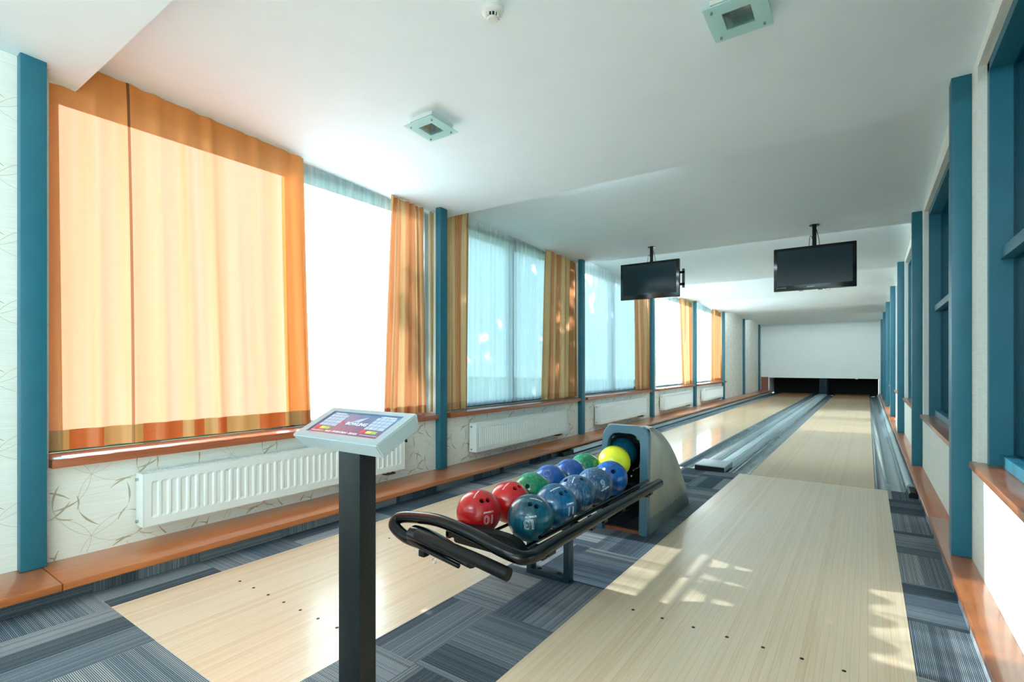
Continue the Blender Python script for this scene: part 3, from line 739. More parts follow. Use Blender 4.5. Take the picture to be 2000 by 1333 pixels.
# ------------------------------------------------------------ ceiling lights and detector
def ceiling_light(x, y, s, label):
    zc = ceil_z(y); t = empty('ceiling_light', (x, y, zc), 0, label, 'ceiling light', 'square glass ceiling lights')
    t.rotation_euler = (math.atan(-0.16/PITCH), 0, 0)
    h = s/2; b = h*0.80
    bm = bmesh.new(); o_, i_ = b, b*0.58
    for (x0, x1, y0, y1) in [(-o_, o_, -o_, -i_), (-o_, o_, i_, o_), (-o_, -i_, -i_, i_), (i_, o_, -i_, i_)]: abox(bm, x0, x1, y0, y1, -0.024, 0.0)
    bmobj('lamp_housing', bm, M['white_plastic'], t)
    bm = bmesh.new(); abox(bm, -i_, i_, -i_, i_, -0.006, 0.0); bmobj('reflector', bm, M['white_plastic'], t)
    bm = bmesh.new(); tube(bm, [(-i_*0.8, 0, -0.016), (i_*0.8, 0, -0.016)], 0.008, 10); bmobj('lamp_tube', bm, M['white_plastic'], t, smooth=60)
    bm = bmesh.new(); g = h; q = i_*1.02
    for (x0, x1, y0, y1) in [(-g, g, -g, -q), (-g, g, q, g), (-g, -q, -q, q), (q, g, -q, q)]: abox(bm, x0, x1, y0, y1, -0.054, -0.048)
    bmobj('frosted_glass', bm, M['frost'], t)
    bm = bmesh.new(); abox(bm, -q, q, -q, q, -0.053, -0.049); bmobj('clear_glass', bm, M['teal_glass2'], t)
    for sx_ in (-1, 1):
        for sy_ in (-1, 1):
            bm = bmesh.new(); cyl(bm, (sx_*b*0.93, sy_*b*0.93, -0.038), 0.005, 0.044, 'Z', 10); cyl(bm, (sx_*b*0.93, sy_*b*0.93, -0.058), 0.006, 0.008, 'Z', 10)
            bmobj('standoff_pin', bm, M['chrome'], t, smooth=40)
M['teal_glass2'] = m_glass('clear_lamp_glass', (0.93, 0.99, 0.98), 0.02)
ceiling_light(-2.335, 2.42, 0.245, 'square frosted glass ceiling light above the orange curtain side')
ceiling_light(-0.468, 2.42, 0.247, 'square frosted glass ceiling light cut by the top edge of the photo')
t = empty('smoke_detector', (-1.392, 1.836, ceil_z(1.836)), 0, 'round white smoke detector on the ceiling, top centre', 'smoke detector')
def lathe(bm, prof, seg=40):
    R = []
    for r, z in prof: R.append([bm.verts.new((r*math.cos(2*math.pi*k/seg), r*math.sin(2*math.pi*k/seg), z)) for k in range(seg)])
    for i in range(len(R)-1):
        for k in range(seg): bm.faces.new([R[i][k], R[i][(k+1) % seg], R[i+1][(k+1) % seg], R[i+1][k]])
    bm.faces.new(R[-1]); bm.faces.new(R[0][::-1])
bm = bmesh.new(); lathe(bm, [(0.050, 0.002), (0.050, -0.012), (0.048, -0.014), (0.050, -0.017), (0.047, -0.03), (0.036, -0.036)]); bmobj('detector_base', bm, M['white_plastic'], t, smooth=30)
bm = bmesh.new(); lathe(bm, [(0.026, -0.034), (0.024, -0.052)]); bmobj('detector_chamber', bm, M['dark'], t, smooth=30)
bm = bmesh.new(); lathe(bm, [(0.025, -0.051), (0.026, -0.054), (0.021, -0.059)], 32)
for k in range(12):
    a = 2*math.pi*k/12; n0 = len(bm.verts); vs = abox(bm, 0.022, 0.034, -0.0022, 0.0022, -0.053, -0.033)
    bmesh.ops.rotate(bm, verts=vs, cent=(0, 0, 0), matrix=Matrix.Rotation(a, 3, 'Z'))
bmobj('detector_cage', bm, M['white_plastic'], t, smooth=30)

# ------------------------------------------------------------ text helper
def text_mesh(txt, size, outline=False, bevel=0.0, extrude=0.0005, bold=False, align='CENTER'):
    cu = bpy.data.curves.new('lettering', 'FONT'); cu.body = txt; cu.size = size; cu.align_x = align; cu.align_y = 'CENTER'
    if outline: cu.fill_mode = 'NONE'; cu.bevel_depth = bevel; cu.bevel_resolution = 1; cu.resolution_u = 6
    else: cu.extrude = extrude; cu.resolution_u = 3
    if bold: cu.offset = size*0.02
    o = bpy.data.objects.new('lettering', cu); COL.objects.link(o)
    dg = bpy.context.evaluated_depsgraph_get(); me = bpy.data.meshes.new_from_object(o.evaluated_get(dg))
    bpy.data.objects.remove(o); bpy.data.curves.remove(cu); return me

# ------------------------------------------------------------ hanging screens
def tv(x, y, zc, label, logo):
    W, H = 0.775, 0.475
    t = empty('television', (x, y, zc), math.radians(0), label, 'television', 'television screens hung over the lanes')
    b = bmesh.new(); abox(b, -W/2, W/2, -0.02, 0.03, -H/2, H/2, 0.006); bmobj('casing', b, M['black_plastic'], t, smooth=35)
    box('screen', -W/2+0.035, W/2-0.035, -0.0215, -0.019, -H/2+0.055, H/2-0.03, M['tv_screen'], t)
    b = bmesh.new(); abox(b, -0.2, 0.2, 0.03, 0.055, -0.15, 0.15, 0.004); bmobj('rear_cover', b, M['black_plastic'], t, smooth=35)
    zt = ceil_z(y+0.08)-zc
    b = bmesh.new(); cyl(b, (0, 0.08, zt/2), 0.021, zt, 'Z', 20); cyl(b, (0, 0.08, zt-0.004), 0.05, 0.008, 'Z', 24); abox(b, -0.03, 0.03, 0.055, 0.1, -0.05, 0.05); bmobj('ceiling_pole', b, M['black_tube'], t, smooth=40)
    b = bmesh.new(); tube(b, catmull([(0.02, 0.1, zt-0.05), (0.045, 0.09, zt*0.62), (0.05, 0.06, H/2-0.05)], 6), 0.003, 6)
    tube(b, catmull([(-0.02, 0.1, zt*0.7), (-0.04, 0.08, zt*0.5+0.12), (-0.055, 0.06, H/2-0.05)], 6), 0.003, 6); bmobj('cable', b, M['black_rubber'], t, smooth=60)
    if logo:
        b = bmesh.new(); cyl(b, (-0.065, -0.0212, -H/2+0.030), 0.0045, 0.001, 'Y', 12); bmobj('logo_dot', b, M['blue_logo'], t)
        me = text_mesh('BLAUPUNKT', 0.012, bold=True, align='LEFT', extrude=0.0003); o = link('logo_lettering', me, M['white_print'], t); o.location = (-0.058, -0.0212, -H/2+0.030); o.rotation_euler = (math.pi/2, 0, 0)
        me = text_mesh('LCD TV  HD 1080p USB', 0.009, align='LEFT', extrude=0.0003); o = link('feature_print', me, M['white_print'], t); o.location = (-W/2+0.03, -0.0212, -H/2+0.034); o.rotation_euler = (math.pi/2, 0, 0)
        b = bmesh.new(); abox(b, -0.14, -0.10, -0.012, 0.012, -H/2-0.01, -H/2+0.004); abox(b, 0.04, 0.08, -0.012, 0.012, -H/2-0.01, -H/2+0.004); bmobj('underside_foot', b, M['black_plastic'], t)
        b = bmesh.new(); tube(b, [(0.13+0.025*math.cos(a), 0.01, -H/2-0.018*math.sin(a)) for a in [math.pi*k/8 for k in range(9)]], 0.0015, 6); bmobj('cable_loop', b, M['black_rubber'], t)
    else:
        b = bmesh.new(); abox(b, 0.40, 0.425, 0.06, 0.1, -0.12, 0.12); abox(b, 0.2, 0.425, 0.06, 0.075, 0.06, 0.09); abox(b, 0.2, 0.425, 0.06, 0.075, -0.09, -0.06); bmobj('side_bracket', b, M['black_tube'], t)
tv(-2.31, 6.40, 2.225, 'black flat screen hanging at left, reflecting the bright curtains', False)
tv(-0.478, 6.40, 2.193, 'black flat screen hanging at right over the right lane', True)

# ------------------------------------------------------------ scoring console
cx_, cy_ = -1.277, 0.97
t = empty('scoring_console', (cx_, cy_, 0), 0, 'black pedestal console with a tilted silver keypad head in the foreground', 'console')
bm = bmesh.new(); abox(bm, -0.05, 0.05, 0.0, 0.061, 0.0, 0.9, 0.003); bmobj('pedestal', bm, M['column'], t, smooth=35)
bm = bmesh.new(); abox(bm, -0.10, 0.10, -0.07, 0.13, 0.0, 0.008, 0.002); bmobj('base_plate', bm, M['column'], t, smooth=35)
th = math.atan2(0.077, 0.157)
hd = empty('console_head', (-1.311-cx_, 0.93-cy_, 0.915)); hd.parent = t; hd.rotation_euler = (th, 0, 0)
HW, HL, HT = 0.204, 0.176, 0.052
bm = bmesh.new()
top = [(-HW, 0, 0), (HW, 0, 0), (HW, HL, 0), (-HW, HL, 0)]; bot = [(-HW+0.022, 0.012, -HT), (HW-0.008, 0.012, -HT), (HW-0.008, HL-0.006, -HT), (-HW+0.022, HL-0.006, -HT)]
tv_ = [bm.verts.new(p) for p in top]; bv = [bm.verts.new(p) for p in bot]
it = [bm.verts.new(p) for p in [(-HW+0.036, 0.030, 0), (HW-0.036, 0.030, 0), (HW-0.036, HL-0.022, 0), (-HW+0.036, HL-0.022, 0)]]
ib = [bm.verts.new((v.co.x, v.co.y, -0.004)) for v in it]
for i in range(4):
    j = (i+1) % 4; bm.faces.new([tv_[i], tv_[j], bv[j], bv[i]]); bm.faces.new([tv_[i], it[i], it[j], tv_[j]]); bm.faces.new([it[i], ib[i], ib[j], it[j]])
bm.faces.new(bv); bm.faces.new(ib)
bmesh.ops.recalc_face_normals(bm, faces=bm.faces)
bmesh.ops.bevel(bm, geom=[e for e in bm.edges if all(v in tv_+bv for v in e.verts)], offset=0.004, segments=3, affect='EDGES')
bmobj('head_casing', bm, M['silver'], hd, smooth=30)
def m_panel():
    tt = NT('printed_membrane_panel'); o = tt.obj(); s = tt.n('ShaderNodeSeparateXYZ'); tt.l(o, s.inputs[0])
    f = tt.math('ADD', tt.math('MULTIPLY', s.outputs['Y'], 6.0), tt.math('MULTIPLY', tt.math('ADD', s.outputs['X'], 0.17), 0.55))
    col = tt.ramp(f, [(0.25, lin(136, 74, 96)), (0.6, lin(98, 98, 142)), (0.95, lin(64, 124, 168))])
    return tt.done(tt.bsdf(col, 0.22, coat=0.5))
M['panel'] = m_panel()
x0, x1, y0, y1 = -HW+0.037, HW-0.037, 0.031, HL-0.023
bm = bmesh.new(); abox(bm, x0, x1, y0, y1, -0.0045, -0.003); bmobj('keypad_membrane', bm, M['panel'], hd)
bm = bmesh.new()
for a in [(x0, x1, y1-0.003, y1), (x0, x0+0.003, y0+0.01, y1)]: abox(bm, *a, -0.003, -0.0027)
bmobj('membrane_border', bm, M['navy_print'], hd)
zt = -0.003
for sgn, xa in ((0, x0+0.014), (1, x1-0.014-0.084)):
    bm = bmesh.new()
    for r in range(4):
        for c in range(3): abox(bm, xa+c*0.019, xa+c*0.019+0.0165, y0+0.042+r*0.0165, y0+0.042+r*0.0165+0.014, zt, zt+0.0008)
        abox(bm, xa+0.057, xa+0.084, y0+0.042+r*0.0165, y0+0.042+r*0.0165+0.014, zt, zt+0.0008)
    bmobj('number_keys', bm, M['key_print'], hd)
    for q, (mk, dx) in enumerate((('red_print', 0.010), ('yellow_print', 0.036), ('green_print', 0.060))):
        bm = bmesh.new()
        if q == 0:
            cyl(bm, (xa+dx, y0+0.029, zt+0.0004), 0.010, 0.0008, 'Z', 20)
        else: abox(bm, xa+dx-0.011, xa+dx+0.011, y0+0.023, y0+0.035, zt, zt+0.0008)
        bmobj('round_button' if q == 0 else 'square_button', bm, M[mk], hd)
def lettering(txt, size, x, y, mat, align='CENTER', bold=False, shear=0.0):
    me = text_mesh(txt, size, bold=bold, align=align, extrude=0.0003)
    o = link('lettering', me, mat, hd); o.location = (x, y, zt+0.0006); return o
lettering('BOWLING', 0.021, 0.012, 0.093, M['white_print'], bold=True)
lettering('VOLLMER', 0.014, -0.052, 0.091, M['red_print'], bold=True) if False else None
lettering('SALES \u2022 PRODUCTION \u2022 SERVICE', 0.0105, -0.008, 0.044, M['white_print'], bold=True)
lettering('VVVVVVVV /', 0.012, x0+0.05, y1-0.011, M['white_print'], bold=True)
lettering('\\ AAAAAAAA', 0.012, x1-0.055, y1-0.011, M['white_print'], bold=True)
bm = bmesh.new()   # pale swoosh above the word, a red wedge to its left, two rules beside the bottom line
vs = [bm.verts.new(p) for p in [(-0.02, 0.104, zt+0.0005), (0.012, 0.104, zt+0.0005), (0.03, 0.134, zt+0.0005), (0.0, 0.122, zt+0.0005)]]; bm.faces.new(vs)
bmobj('swoosh_print', bm, M['key_print'], hd)
bm = bmesh.new(); abox(bm, -0.078, -0.052, 0.089, 0.098, zt, zt+0.0006); bmobj('red_mark', bm, M['red_print'], hd)
bm = bmesh.new(); abox(bm, x0+0.01, -0.095, 0.0435, 0.0442, zt, zt+0.0006); abox(bm, 0.08, x1-0.01, 0.0435, 0.0442, zt, zt+0.0006); bmobj('rule_lines', bm, M['white_print'], hd)
bm = bmesh.new(); cyl(bm, (HW-0.012, HL*0.62, -HT-0.003), 0.004, 0.008, 'Z', 10); cyl(bm, (HW-0.022, HL*0.35, -HT-0.003), 0.003, 0.006, 'Z', 10); bmobj('casing_screw', bm, M['black_rubber'], hd)

# ------------------------------------------------------------ ball return
br = empty('ball_return', (-1.38, 3.0, 0), 0, 'ball return with grey arched housing and black tubular rack, holding the balls', 'ball return')
def B(bm, name, mat, smooth=40, taper=False):
    if taper:
        for v in bm.verts:
            if v.co.x < -1.30: v.co.x += 0.065*v.co.z*min(1.0, (-1.30-v.co.x)/0.25)
    bmesh.ops.translate(bm, verts=bm.verts, vec=(1.38, -3.0, 0)); return bmobj(name, bm, mat, br, smooth=smooth)
# outer tube: along the right side, round the front over a low hump, curling under at the left
path = catmull([(-1.086, 3.19, .385), (-1.086, 2.6, .385), (-1.084, 2.1, .385), (-1.082, 1.84, .385), (-1.076, 1.715, .384), (-1.074, 1.65, .392), (-1.09, 1.605, .402), (-1.165, 1.585, .423), (-1.32, 1.60, .448), (-1.51, 1.62, .462), (-1.66, 1.635, .448), (-1.765, 1.64, .430), (-1.80, 1.63, .412), (-1.785, 1.61, .390), (-1.70, 1.60, .362), (-1.60, 1.62, .345), (-1.50, 1.66, .335)], 8)
bm = bmesh.new(); tube(bm, path, 0.0265, 20); B(bm, 'rack_tube', M['black_tube'], 60)
path = catmull([(-1.60, 1.575, .40), (-1.50, 1.565, .395), (-1.38, 1.555, .385), (-1.24, 1.55, .372), (-1.10, 1.55, .352)], 8)
bm = bmesh.new(); tube(bm, path, 0.026, 18); B(bm, 'lower_bumper_tube', M['black_rubber'], 60)
# padded wedge below the front
bm = bmesh.new(); rings = []
for k in range(13):
    f = k/12; x = -1.655+0.35*f; hh = 0.022+0.020*math.sin(math.pi*min(1, f*1.2+0.15)); zc = 0.392-0.055*f
    rings.append([(x, 1.60+0.045*math.cos(a), zc+hh*math.sin(a)) for a in [2*math.pi*q/14 for q in range(14)]])
loft(bm, rings); B(bm, 'padded_nose', M['black_plastic'], 60)
path = [(-1.655, 1.57, .368), (-1.56, 1.555, .356), (-1.45, 1.55, .343), (-1.345, 1.55, .328)]
bm = bmesh.new(); tube(bm, catmull(path, 5), 0.010, 10); B(bm, 'nose_trim', M['black_tube'], 60)
bm = bmesh.new(); tube(bm, [(-1.49+0.011*math.cos(a), 1.56, 0.315+0.011*math.sin(a)) for a in [2*math.pi*k/12 for k in range(13)]], 0.0015, 6, False); B(bm, 'ring_clip', M['chrome'])
bm = bmesh.new(); abox(bm, -1.58, -1.545, 1.555, 1.59, 0.315, 0.345, 0.006); B(bm, 'latch', M['black_rubber'])
# inner stop cushion
bm = bmesh.new(); prof = [(-1.60, 0.30), (-1.60, 0.395), (-1.45, 0.392), (-1.30, 0.385), (-1.245, 0.372), (-1.215, 0.345), (-1.21, 0.315), (-1.225, 0.295)]
loft(bm, [[(x, 1.80, z) for x, z in prof], [(x, 1.86, z) for x, z in prof]]); bmesh.ops.bevel(bm, geom=list(bm.edges), offset=0.008, segments=2, affect='EDGES'); B(bm, 'stop_cushion', M['black_rubber'])
# side beam, thin rod, ball rods, cross bars
bm = bmesh.new(); abox(bm, -1.165, -1.135, 1.86, 3.22, 0.315, 0.365, 0.006); abox(bm, -1.70, -1.675, 1.86, 3.22, 0.285, 0.325, 0.006); B(bm, 'side_beam', M['black_tube'])
bm = bmesh.new(); tube(bm, [(-1.18, 1.9, 0.378), (-1.18, 3.24, 0.378)], 0.009, 12); B(bm, 'guide_rod', M['black_tube'])
bm = bmesh.new()
for xx in (-1.375, -1.245, -1.625, -1.495): tube(bm, [(xx, 1.84, 0.326), (xx, 3.3, 0.326)], 0.008, 10)
B(bm, 'ball_rods', M['black_tube'])
bm = bmesh.new()
for yy in (1.88, 2.36, 2.75, 3.15): abox(bm, -1.70, -1.14, yy-0.02, yy+0.02, 0.296, 0.316)
abox(bm, -1.17, -1.075, 2.34, 2.38, 0.345, 0.365); abox(bm, -1.17, -1.075, 3.0, 3.04, 0.345, 0.365); abox(bm, -1.17, -1.075, 1.80, 1.86, 0.345, 0.365)
B(bm, 'cross_bars', M['black_tube'])
# stand: rectangular frame with two holes in its foot
bm = bmesh.new(); abox(bm, -1.30, -1.268, 2.325, 2.375, 0, 0.30, 0.002); abox(bm, -1.53, -1.498, 2.325, 2.375, 0, 0.30, 0.002); abox(bm, -1.498, -1.30, 2.325, 2.375, 0, 0.03, 0.002); abox(bm, -1.498, -1.30, 2.325, 2.375, 0.27, 0.30, 0.002)
B(bm, 'stand_frame', M['black_frame'])
bm = bmesh.new()
for xx in (-1.46, -1.34): cyl(bm, (xx, 2.35, 0.0302), 0.013, 0.002, 'Z', 18)
B(bm, 'bolt_holes', M['dark'])
# housing: curved side silhouette
HX0, HX1 = -1.555, -1.192; YF = 3.24
sil = [(YF, 0.0), (YF+0.03, 0.70)]
curve = [(YF+0.035, 0.708), (YF+0.07, 0.722), (YF+0.12, 0.72), (YF+0.23, 0.692), (YF+0.38, 0.632), (YF+0.53, 0.545), (YF+0.66, 0.445), (YF+0.77, 0.335), (YF+0.87, 0.22), (YF+0.955, 0.11), (YF+1.015, 0.0)]
curve2 = [tuple(v) for v in [(p.x, p.y) for p in catmull([(a, b_, 0) for a, b_ in curve], 3)]]
bm = bmesh.new()
prof = [(YF+0.045, 0.0)] + [(max(a, YF+0.045), b_) for a, b_ in curve2]
def inset(prof, d):
    cx, cz = YF+0.35, 0.3
    return [(cx+(a-cx)*(1-d), cz+(b_-cz)*(1-d) if b_ > 0.001 else 0.0) for a, b_ in prof]
rings = []
for x, d in ((HX0, 0.06), (HX0+0.008, 0.02), (HX0+0.03, 0.0), (HX1-0.03, 0.0), (HX1-0.008, 0.02), (HX1, 0.06)):
    q = inset(prof, d); rings.append([(x, max(a, YF+0.05+0.05*b_), b_) for a, b_ in q])
# shell as open skin: side faces and roof only (hollow front)
R = [[bm.verts.new(p) for p in r] for r in rings]; m = len(R[0])
for i in range(len(R)-1):
    for k2 in range(1, m-1): bm.faces.new([R[i][k2], R[i][k2+1], R[i+1][k2+1], R[i+1][k2]])
bm.faces.new(R[0][::-1]); bm.faces.new(R[-1])
o = B(bm, 'housing_shell', M['housing'], 25, True)
so = o.modifiers.new('thick', 'SOLIDIFY'); so.thickness = 0.004; so.offset = -1
# inverted-U front frame with rounded shoulders
def arch(x0, x1, zt, rad, y, n=8, lean=0.0, sk=0.0):
    pts = [(x0, 0)]
    for k in range(n+1):
        a = math.pi-math.pi/2*k/n; pts.append((x0+rad+rad*math.cos(a)+sk, zt-rad+rad*math.sin(a)))
    for k in range(n+1):
        a = math.pi/2-math.pi/2*k/n; pts.append((x1-rad+rad*math.cos(a), zt-rad+rad*math.sin(a)))
    pts.append((x1, 0)); return [(x, y+lean*z, z) for x, z in pts]
bm = bmesh.new(); lean = 0.05
of = arch(HX0-0.004, HX1+0.004, 0.722, 0.075, YF, lean=lean); inf = arch(HX0+0.045, HX1-0.055, 0.668, 0.075, YF+0.003, lean=lean)
ob = arch(HX0-0.004, HX1+0.004, 0.722, 0.075, YF+0.055, lean=lean); ib_ = arch(HX0+0.045, HX1-0.055, 0.668, 0.075, YF+0.058, lean=lean)
V = [[bm.verts.new(p) for p in q] for q in (of, inf, ib_, ob)]
for a in range(4):
    q, r = V[a], V[(a+1) % 4]
    for k2 in range(len(q)-1): bm.faces.new([q[k2], q[k2+1], r[k2+1], r[k2]])
for e in (0, -1): bm.faces.new([V[0][e], V[1][e], V[2][e], V[3][e]])
bmesh.ops.recalc_face_normals(bm, faces=bm.faces)
o = B(bm, 'front_frame', M['teal_gloss'], 40, True); bv_ = o.modifiers.new('bevel', 'BEVEL'); bv_.width = 0.006; bv_.segments = 2; bv_.limit_method = 'ANGLE'
# dark interior and mechanism
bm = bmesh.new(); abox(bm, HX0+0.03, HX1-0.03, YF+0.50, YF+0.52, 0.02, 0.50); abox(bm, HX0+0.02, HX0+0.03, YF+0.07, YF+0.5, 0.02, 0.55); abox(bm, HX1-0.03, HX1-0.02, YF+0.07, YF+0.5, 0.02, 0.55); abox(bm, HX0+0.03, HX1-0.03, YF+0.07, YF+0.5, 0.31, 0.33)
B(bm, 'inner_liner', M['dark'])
bm = bmesh.new(); abox(bm, HX0+0.06, HX1-0.06, YF+0.03, YF+0.05, 0.0, 0.022); B(bm, 'threshold_strip', M['panel_wood'])
for (xx, zz) in ((HX0+0.085, 0.635), (HX1-0.085, 0.638)):
    bm = bmesh.new(); cyl(bm, (xx, YF+0.12, zz), 0.014, 0.07, 'Y', 16); cyl(bm, (xx, YF+0.083, zz), 0.006, 0.006, 'Y', 8); B(bm, 'mounting_bolt', M['teal_gloss'])
bm = bmesh.new(); tube(bm, [(HX1-0.11, YF+0.075, 0.42), (HX1-0.09, YF+0.075, 0.435), (HX1-0.075, YF+0.075, 0.44), (HX1-0.068, YF+0.075, 0.475)], 0.004, 8); cyl(bm, (HX1-0.112, YF+0.07, 0.418), 0.005, 0.012, 'Y', 10); B(bm, 'linkage', M['chrome'])
bm = bmesh.new(); cyl(bm, (HX1-0.13, YF+0.08, 0.375), 0.006, 0.012, 'Y', 12); B(bm, 'adjuster_bolt', M['chrome'])

# ------------------------------------------------------------ bowling balls
RB = 0.1085
def rot_to(d):
    return Vector(d).normalized()
def project_on_ball(me, c, up, R=RB):
    """wrap flat lettering on the ball: c = direction of its middle, up = tangent its tops point to"""
    c = c.normalized(); up = (up-c*up.dot(c)).normalized(); rt = up.cross(c)
    bs = bmesh.new(); bs.from_mesh(me)
    for _ in range(5):
        es = [e for e in bs.edges if e.calc_length() > 0.003]
        if not es: break
        bmesh.ops.subdivide_edges(bs, edges=es, cuts=1, use_grid_fill=True)
    bs.to_mesh(me); bs.free()
    for v in me.vertices:
        d = (c+(rt*v.co.x+up*v.co.y)/R).normalized(); v.co = d*(R+0.0002+v.co.z)
def ball(center, mat, label, holes=(), num=None, serial=None, arc=None, r=RB):
    t = empty('bowling_ball', center, 0, label, 'bowling ball', 'bowling balls on the ball return')
    bm = bmesh.new(); bmesh.ops.create_uvsphere(bm, u_segments=72, v_segments=48, radius=r)
    me = bpy.data.meshes.new('ball_body'); bm.to_mesh(me); bm.free()
    if holes:
        o = bpy.data.objects.new('tmp', me); COL.objects.link(o)
        bc = bmesh.new()
        for h, hr in holes:
            d = Vector(h).normalized(); q = d.to_track_quat('Z', 'Y').to_matrix().to_4x4()
            bmesh.ops.create_cone(bc, cap_ends=True, segments=24, radius1=hr, radius2=hr, depth=0.12, matrix=q @ Matrix.Translation((0, 0, r)))
        mc = bpy.data.meshes.new('cut'); bc.to_mesh(mc); bc.free(); oc = bpy.data.objects.new('cut', mc); COL.objects.link(oc)
        mo = o.modifiers.new('b', 'BOOLEAN'); mo.object = oc; mo.operation = 'DIFFERENCE'; mo.solver = 'EXACT'; mo.use_self = True
        dg = bpy.context.evaluated_depsgraph_get(); me2 = bpy.data.meshes.new_from_object(o.evaluated_get(dg)); me2.name = 'ball_body'
        bpy.data.objects.remove(o); bpy.data.objects.remove(oc); me = me2
    link('ball_body', me, BALLMAT[mat], t, smooth=35)
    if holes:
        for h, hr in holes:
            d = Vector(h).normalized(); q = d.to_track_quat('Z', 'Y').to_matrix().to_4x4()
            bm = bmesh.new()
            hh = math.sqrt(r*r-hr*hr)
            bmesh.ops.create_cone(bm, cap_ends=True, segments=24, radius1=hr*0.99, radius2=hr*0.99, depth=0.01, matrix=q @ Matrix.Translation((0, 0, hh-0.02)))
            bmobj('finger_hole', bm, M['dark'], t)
    for item in (num or []):
        txt, size, c, up, outl = item
        me = text_mesh(txt, size, outline=outl, bevel=size*0.013) if outl else text_mesh(txt, size, bold=True, extrude=0.0001)
        project_on_ball(me, Vector(c), Vector(up), r)
        link('number_print' if outl else 'small_print', me, M['white_print'], t)
FH = 0.0125
def hz(*hs): return [(h, FH) for h in hs]
ball((-1.294, 2.001, .42), 'teal', 'deep teal ball numbered 13 at the front of the right row', hz((.33, -.55, .767), (.58, -.43, .689)),
     [('13', 0.060, (.503, -.864, .026), (0.10, 0.02, -1.0), True), ('GC0086T52', 0.0105, (.527, -.784, .328), (0.10, 0.05, -1.0), False), ('tournament', 0.0125, (.40, -.17, .90), (-0.25, 0.5, 0.2), False)])
ball((-1.55, 1.933, .42), 'red', 'red ball numbered 10 at the front of the left row', hz((.549, -.456, .70), (.687, -.216, .693)),
     [('10', 0.060, (.914, -.401, -.063), (0.0, 0.0, -1.0), True), ('GC0084A29', 0.0105, (.88, -.404, .249), (0.05, 0, -1.0), False), ('tournament', 0.0125, (.143, -.36, .922), (-0.6, -.2, 0.2), False)])
ball((-1.534, 2.170, .42), 'red', 'plain red ball behind the red number 10 ball', hz((.53, -.30, .79), (.58, -.01, .81)), [('tournament', 0.0125, (.1, -.452, .887), (-1, .1, 0), False)])
ball((-1.552, 2.412, .42), 'green', 'green ball with one hole showing, third in the left row', [((.273, -.83, .487), 0.0135)])
ball((-1.577, 2.657, .42), 'blue', 'royal blue ball with a faint round emblem on top, between green and plain blue balls', ())
globe = [o for o in bpy.data.objects if o.get('label', '').startswith('royal blue ball')][0]
for nm, rr, sx_ in (('emblem_ring', 0.022, 1.0), ('emblem_ring', 0.019, 0.45)):
    bm = bmesh.new(); NSEG = 40
    R1 = [[bm.verts.new((sx_*(rr+d)*math.cos(2*math.pi*k/NSEG), (rr+d)*math.sin(2*math.pi*k/NSEG), 0)) for k in range(NSEG)] for d in (-0.0006, 0.0006)]
    for k in range(NSEG): bm.faces.new([R1[0][k], R1[0][(k+1) % NSEG], R1[1][(k+1) % NSEG], R1[1][k]])
    me = bpy.data.meshes.new(nm); bm.to_mesh(me); bm.free(); project_on_ball(me, Vector((.209, -.683, .70)), Vector((0, .4, 1)))
    link(nm, me, M['key_print'], globe)

ball((-1.571, 2.899, .42), 'blue', 'plain royal blue ball just before the farther green ball')
ball((-1.586, 3.143, .42), 'green', 'green ball without holes showing, beside the yellow ball')
ball((-1.307, 2.256, .42), 'blue11', 'petrol blue ball numbered 11, second in the right row', hz((.56, -.41, .72), (.645, -.13, .75)),
     [('11', 0.060, (.971, -.233, -.05), (0, 0, -1), True), ('GC0086T51', 0.0105, (.928, -.251, .275), (0, 0, -1), False), ('tournament', 0.0125, (.214, -.413, .885), (-.8, .4, .2), False)])
ball((-1.317, 2.498, .42), 'grey', 'slate blue marbled ball with two wide-set holes, third in the right row', hz((-.304, -.52, .799), (.426, -.18, .887)), [('tournament', 0.011, (.102, -.465, .88), (1, 0.2, 0), False)])
ball((-1.322, 2.740, .42), 'grey', 'slate blue marbled ball numbered 9', (), [('9', 0.060, (.77, -.551, .321), (-0.35, 0, 1), True), ('tournament', 0.0125, (.869, -.488, .079), (-0.45, -.2, 1), False)])
b5 = ball((-1.332, 2.987, .42), 'blue2', 'bright blue ball with a pale dot and two holes, in front of the yellow ball', [((-.585, -.542, .603), 0.0125), ((.488, -.666, .564), 0.0145)], [('\u2022', 0.075, (-.057, -.78, .623), (0, 0.3, 1), False)])
ball((-1.403, 3.21, .480), 'yellow', 'bright yellow ball at the mouth of the housing')
ball((-1.447, 3.440, .508), 'inner', 'dark cyan ball inside the housing arch, behind the yellow ball')

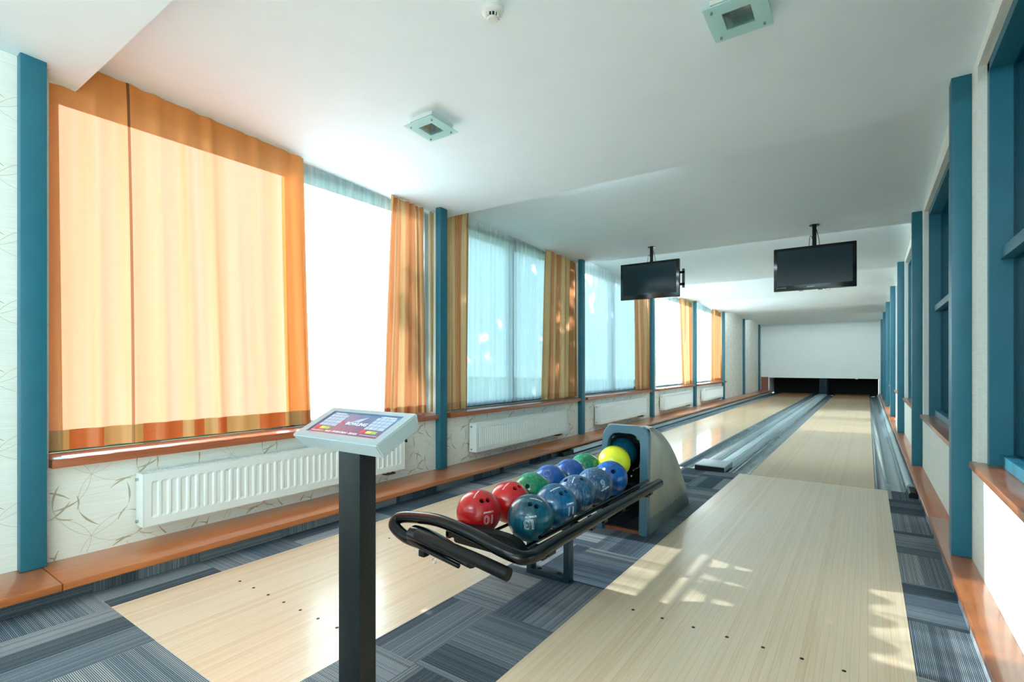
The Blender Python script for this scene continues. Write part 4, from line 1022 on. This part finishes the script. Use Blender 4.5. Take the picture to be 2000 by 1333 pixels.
# ------------------------------------------------------------ outside: ground, trees that shade the second and third windows, stone wall on the right
bm = bmesh.new(); abox(bm, -40, -3.9, -25, 45, -0.4, -0.28); tag(bmobj('lawn', bm, M['beige_wall']), 'pale green ground outside behind the curtained windows', 'ground', kind='stuff')
bm = bmesh.new(); abox(bm, 2.2, 2.4, -8, 30, -0.2, 6.5); tag(bmobj('stone_wall', bm, M['stone']), 'dark teal stone wall seen through the right-hand windows', 'wall')
bm = bmesh.new(); abox(bm, 0.82, 2.2, -8, 30, -0.3, -0.15); tag(bmobj('paving', bm, M['stone']), 'dark paving outside the right-hand windows', 'paving')
def tree(x, y, r, h0, h1, n, label, seed, size=0.2):
    rnd = random.Random(seed); t = empty('tree', (x, y, -0.25), 0, label, 'tree', 'trees outside the curtained windows')
    bm = bmesh.new(); tube(bm, catmull([(0, 0, 0), (0.08, 0.05, 1.2), (-0.05, 0.1, h0+0.8), (0.1, 0.0, h1-0.8)], 5), [0.16-0.006*k for k in range(16)], 10); bmobj('trunk', bm, M['bark'], t, smooth=60)
    bm = bmesh.new()
    for k in range(n):
        while True:
            p = Vector((rnd.uniform(-1, 1), rnd.uniform(-1, 1), rnd.uniform(-1, 1)))
            if p.length < 1: break
        c = Vector((p.x*r, p.y*r, (h0+h1)/2+p.z*(h1-h0)/2)); s = size*rnd.uniform(0.6, 1.3)
        a, b_ = Vector((rnd.uniform(-1, 1), rnd.uniform(-1, 1), rnd.uniform(-1, 1))).normalized(), Vector((rnd.uniform(-1, 1), rnd.uniform(-1, 1), rnd.uniform(-1, 1))).normalized()
        b_ = (b_-a*b_.dot(a)).normalized()
        bm.faces.new([bm.verts.new(c+a*s), bm.verts.new(c+b_*s*0.5), bm.verts.new(c-a*s), bm.verts.new(c-b_*s*0.5)])
    bmobj('foliage', bm, M['leaf'], t, recalc=False)
tree(-9.0, 5.15, 1.6, 1.5, 6.5, 2000, 'leafy tree shading the second window from outside', 1)
tree(-12.6, 8.2, 1.8, 1.5, 6.6, 4200, 'leafy tree shading the third window from outside', 2)
tree(-12.3, 3.75, 0.7, 4.2, 6.3, 200, 'slim tree dappling the sheer beside the orange curtain', 3)
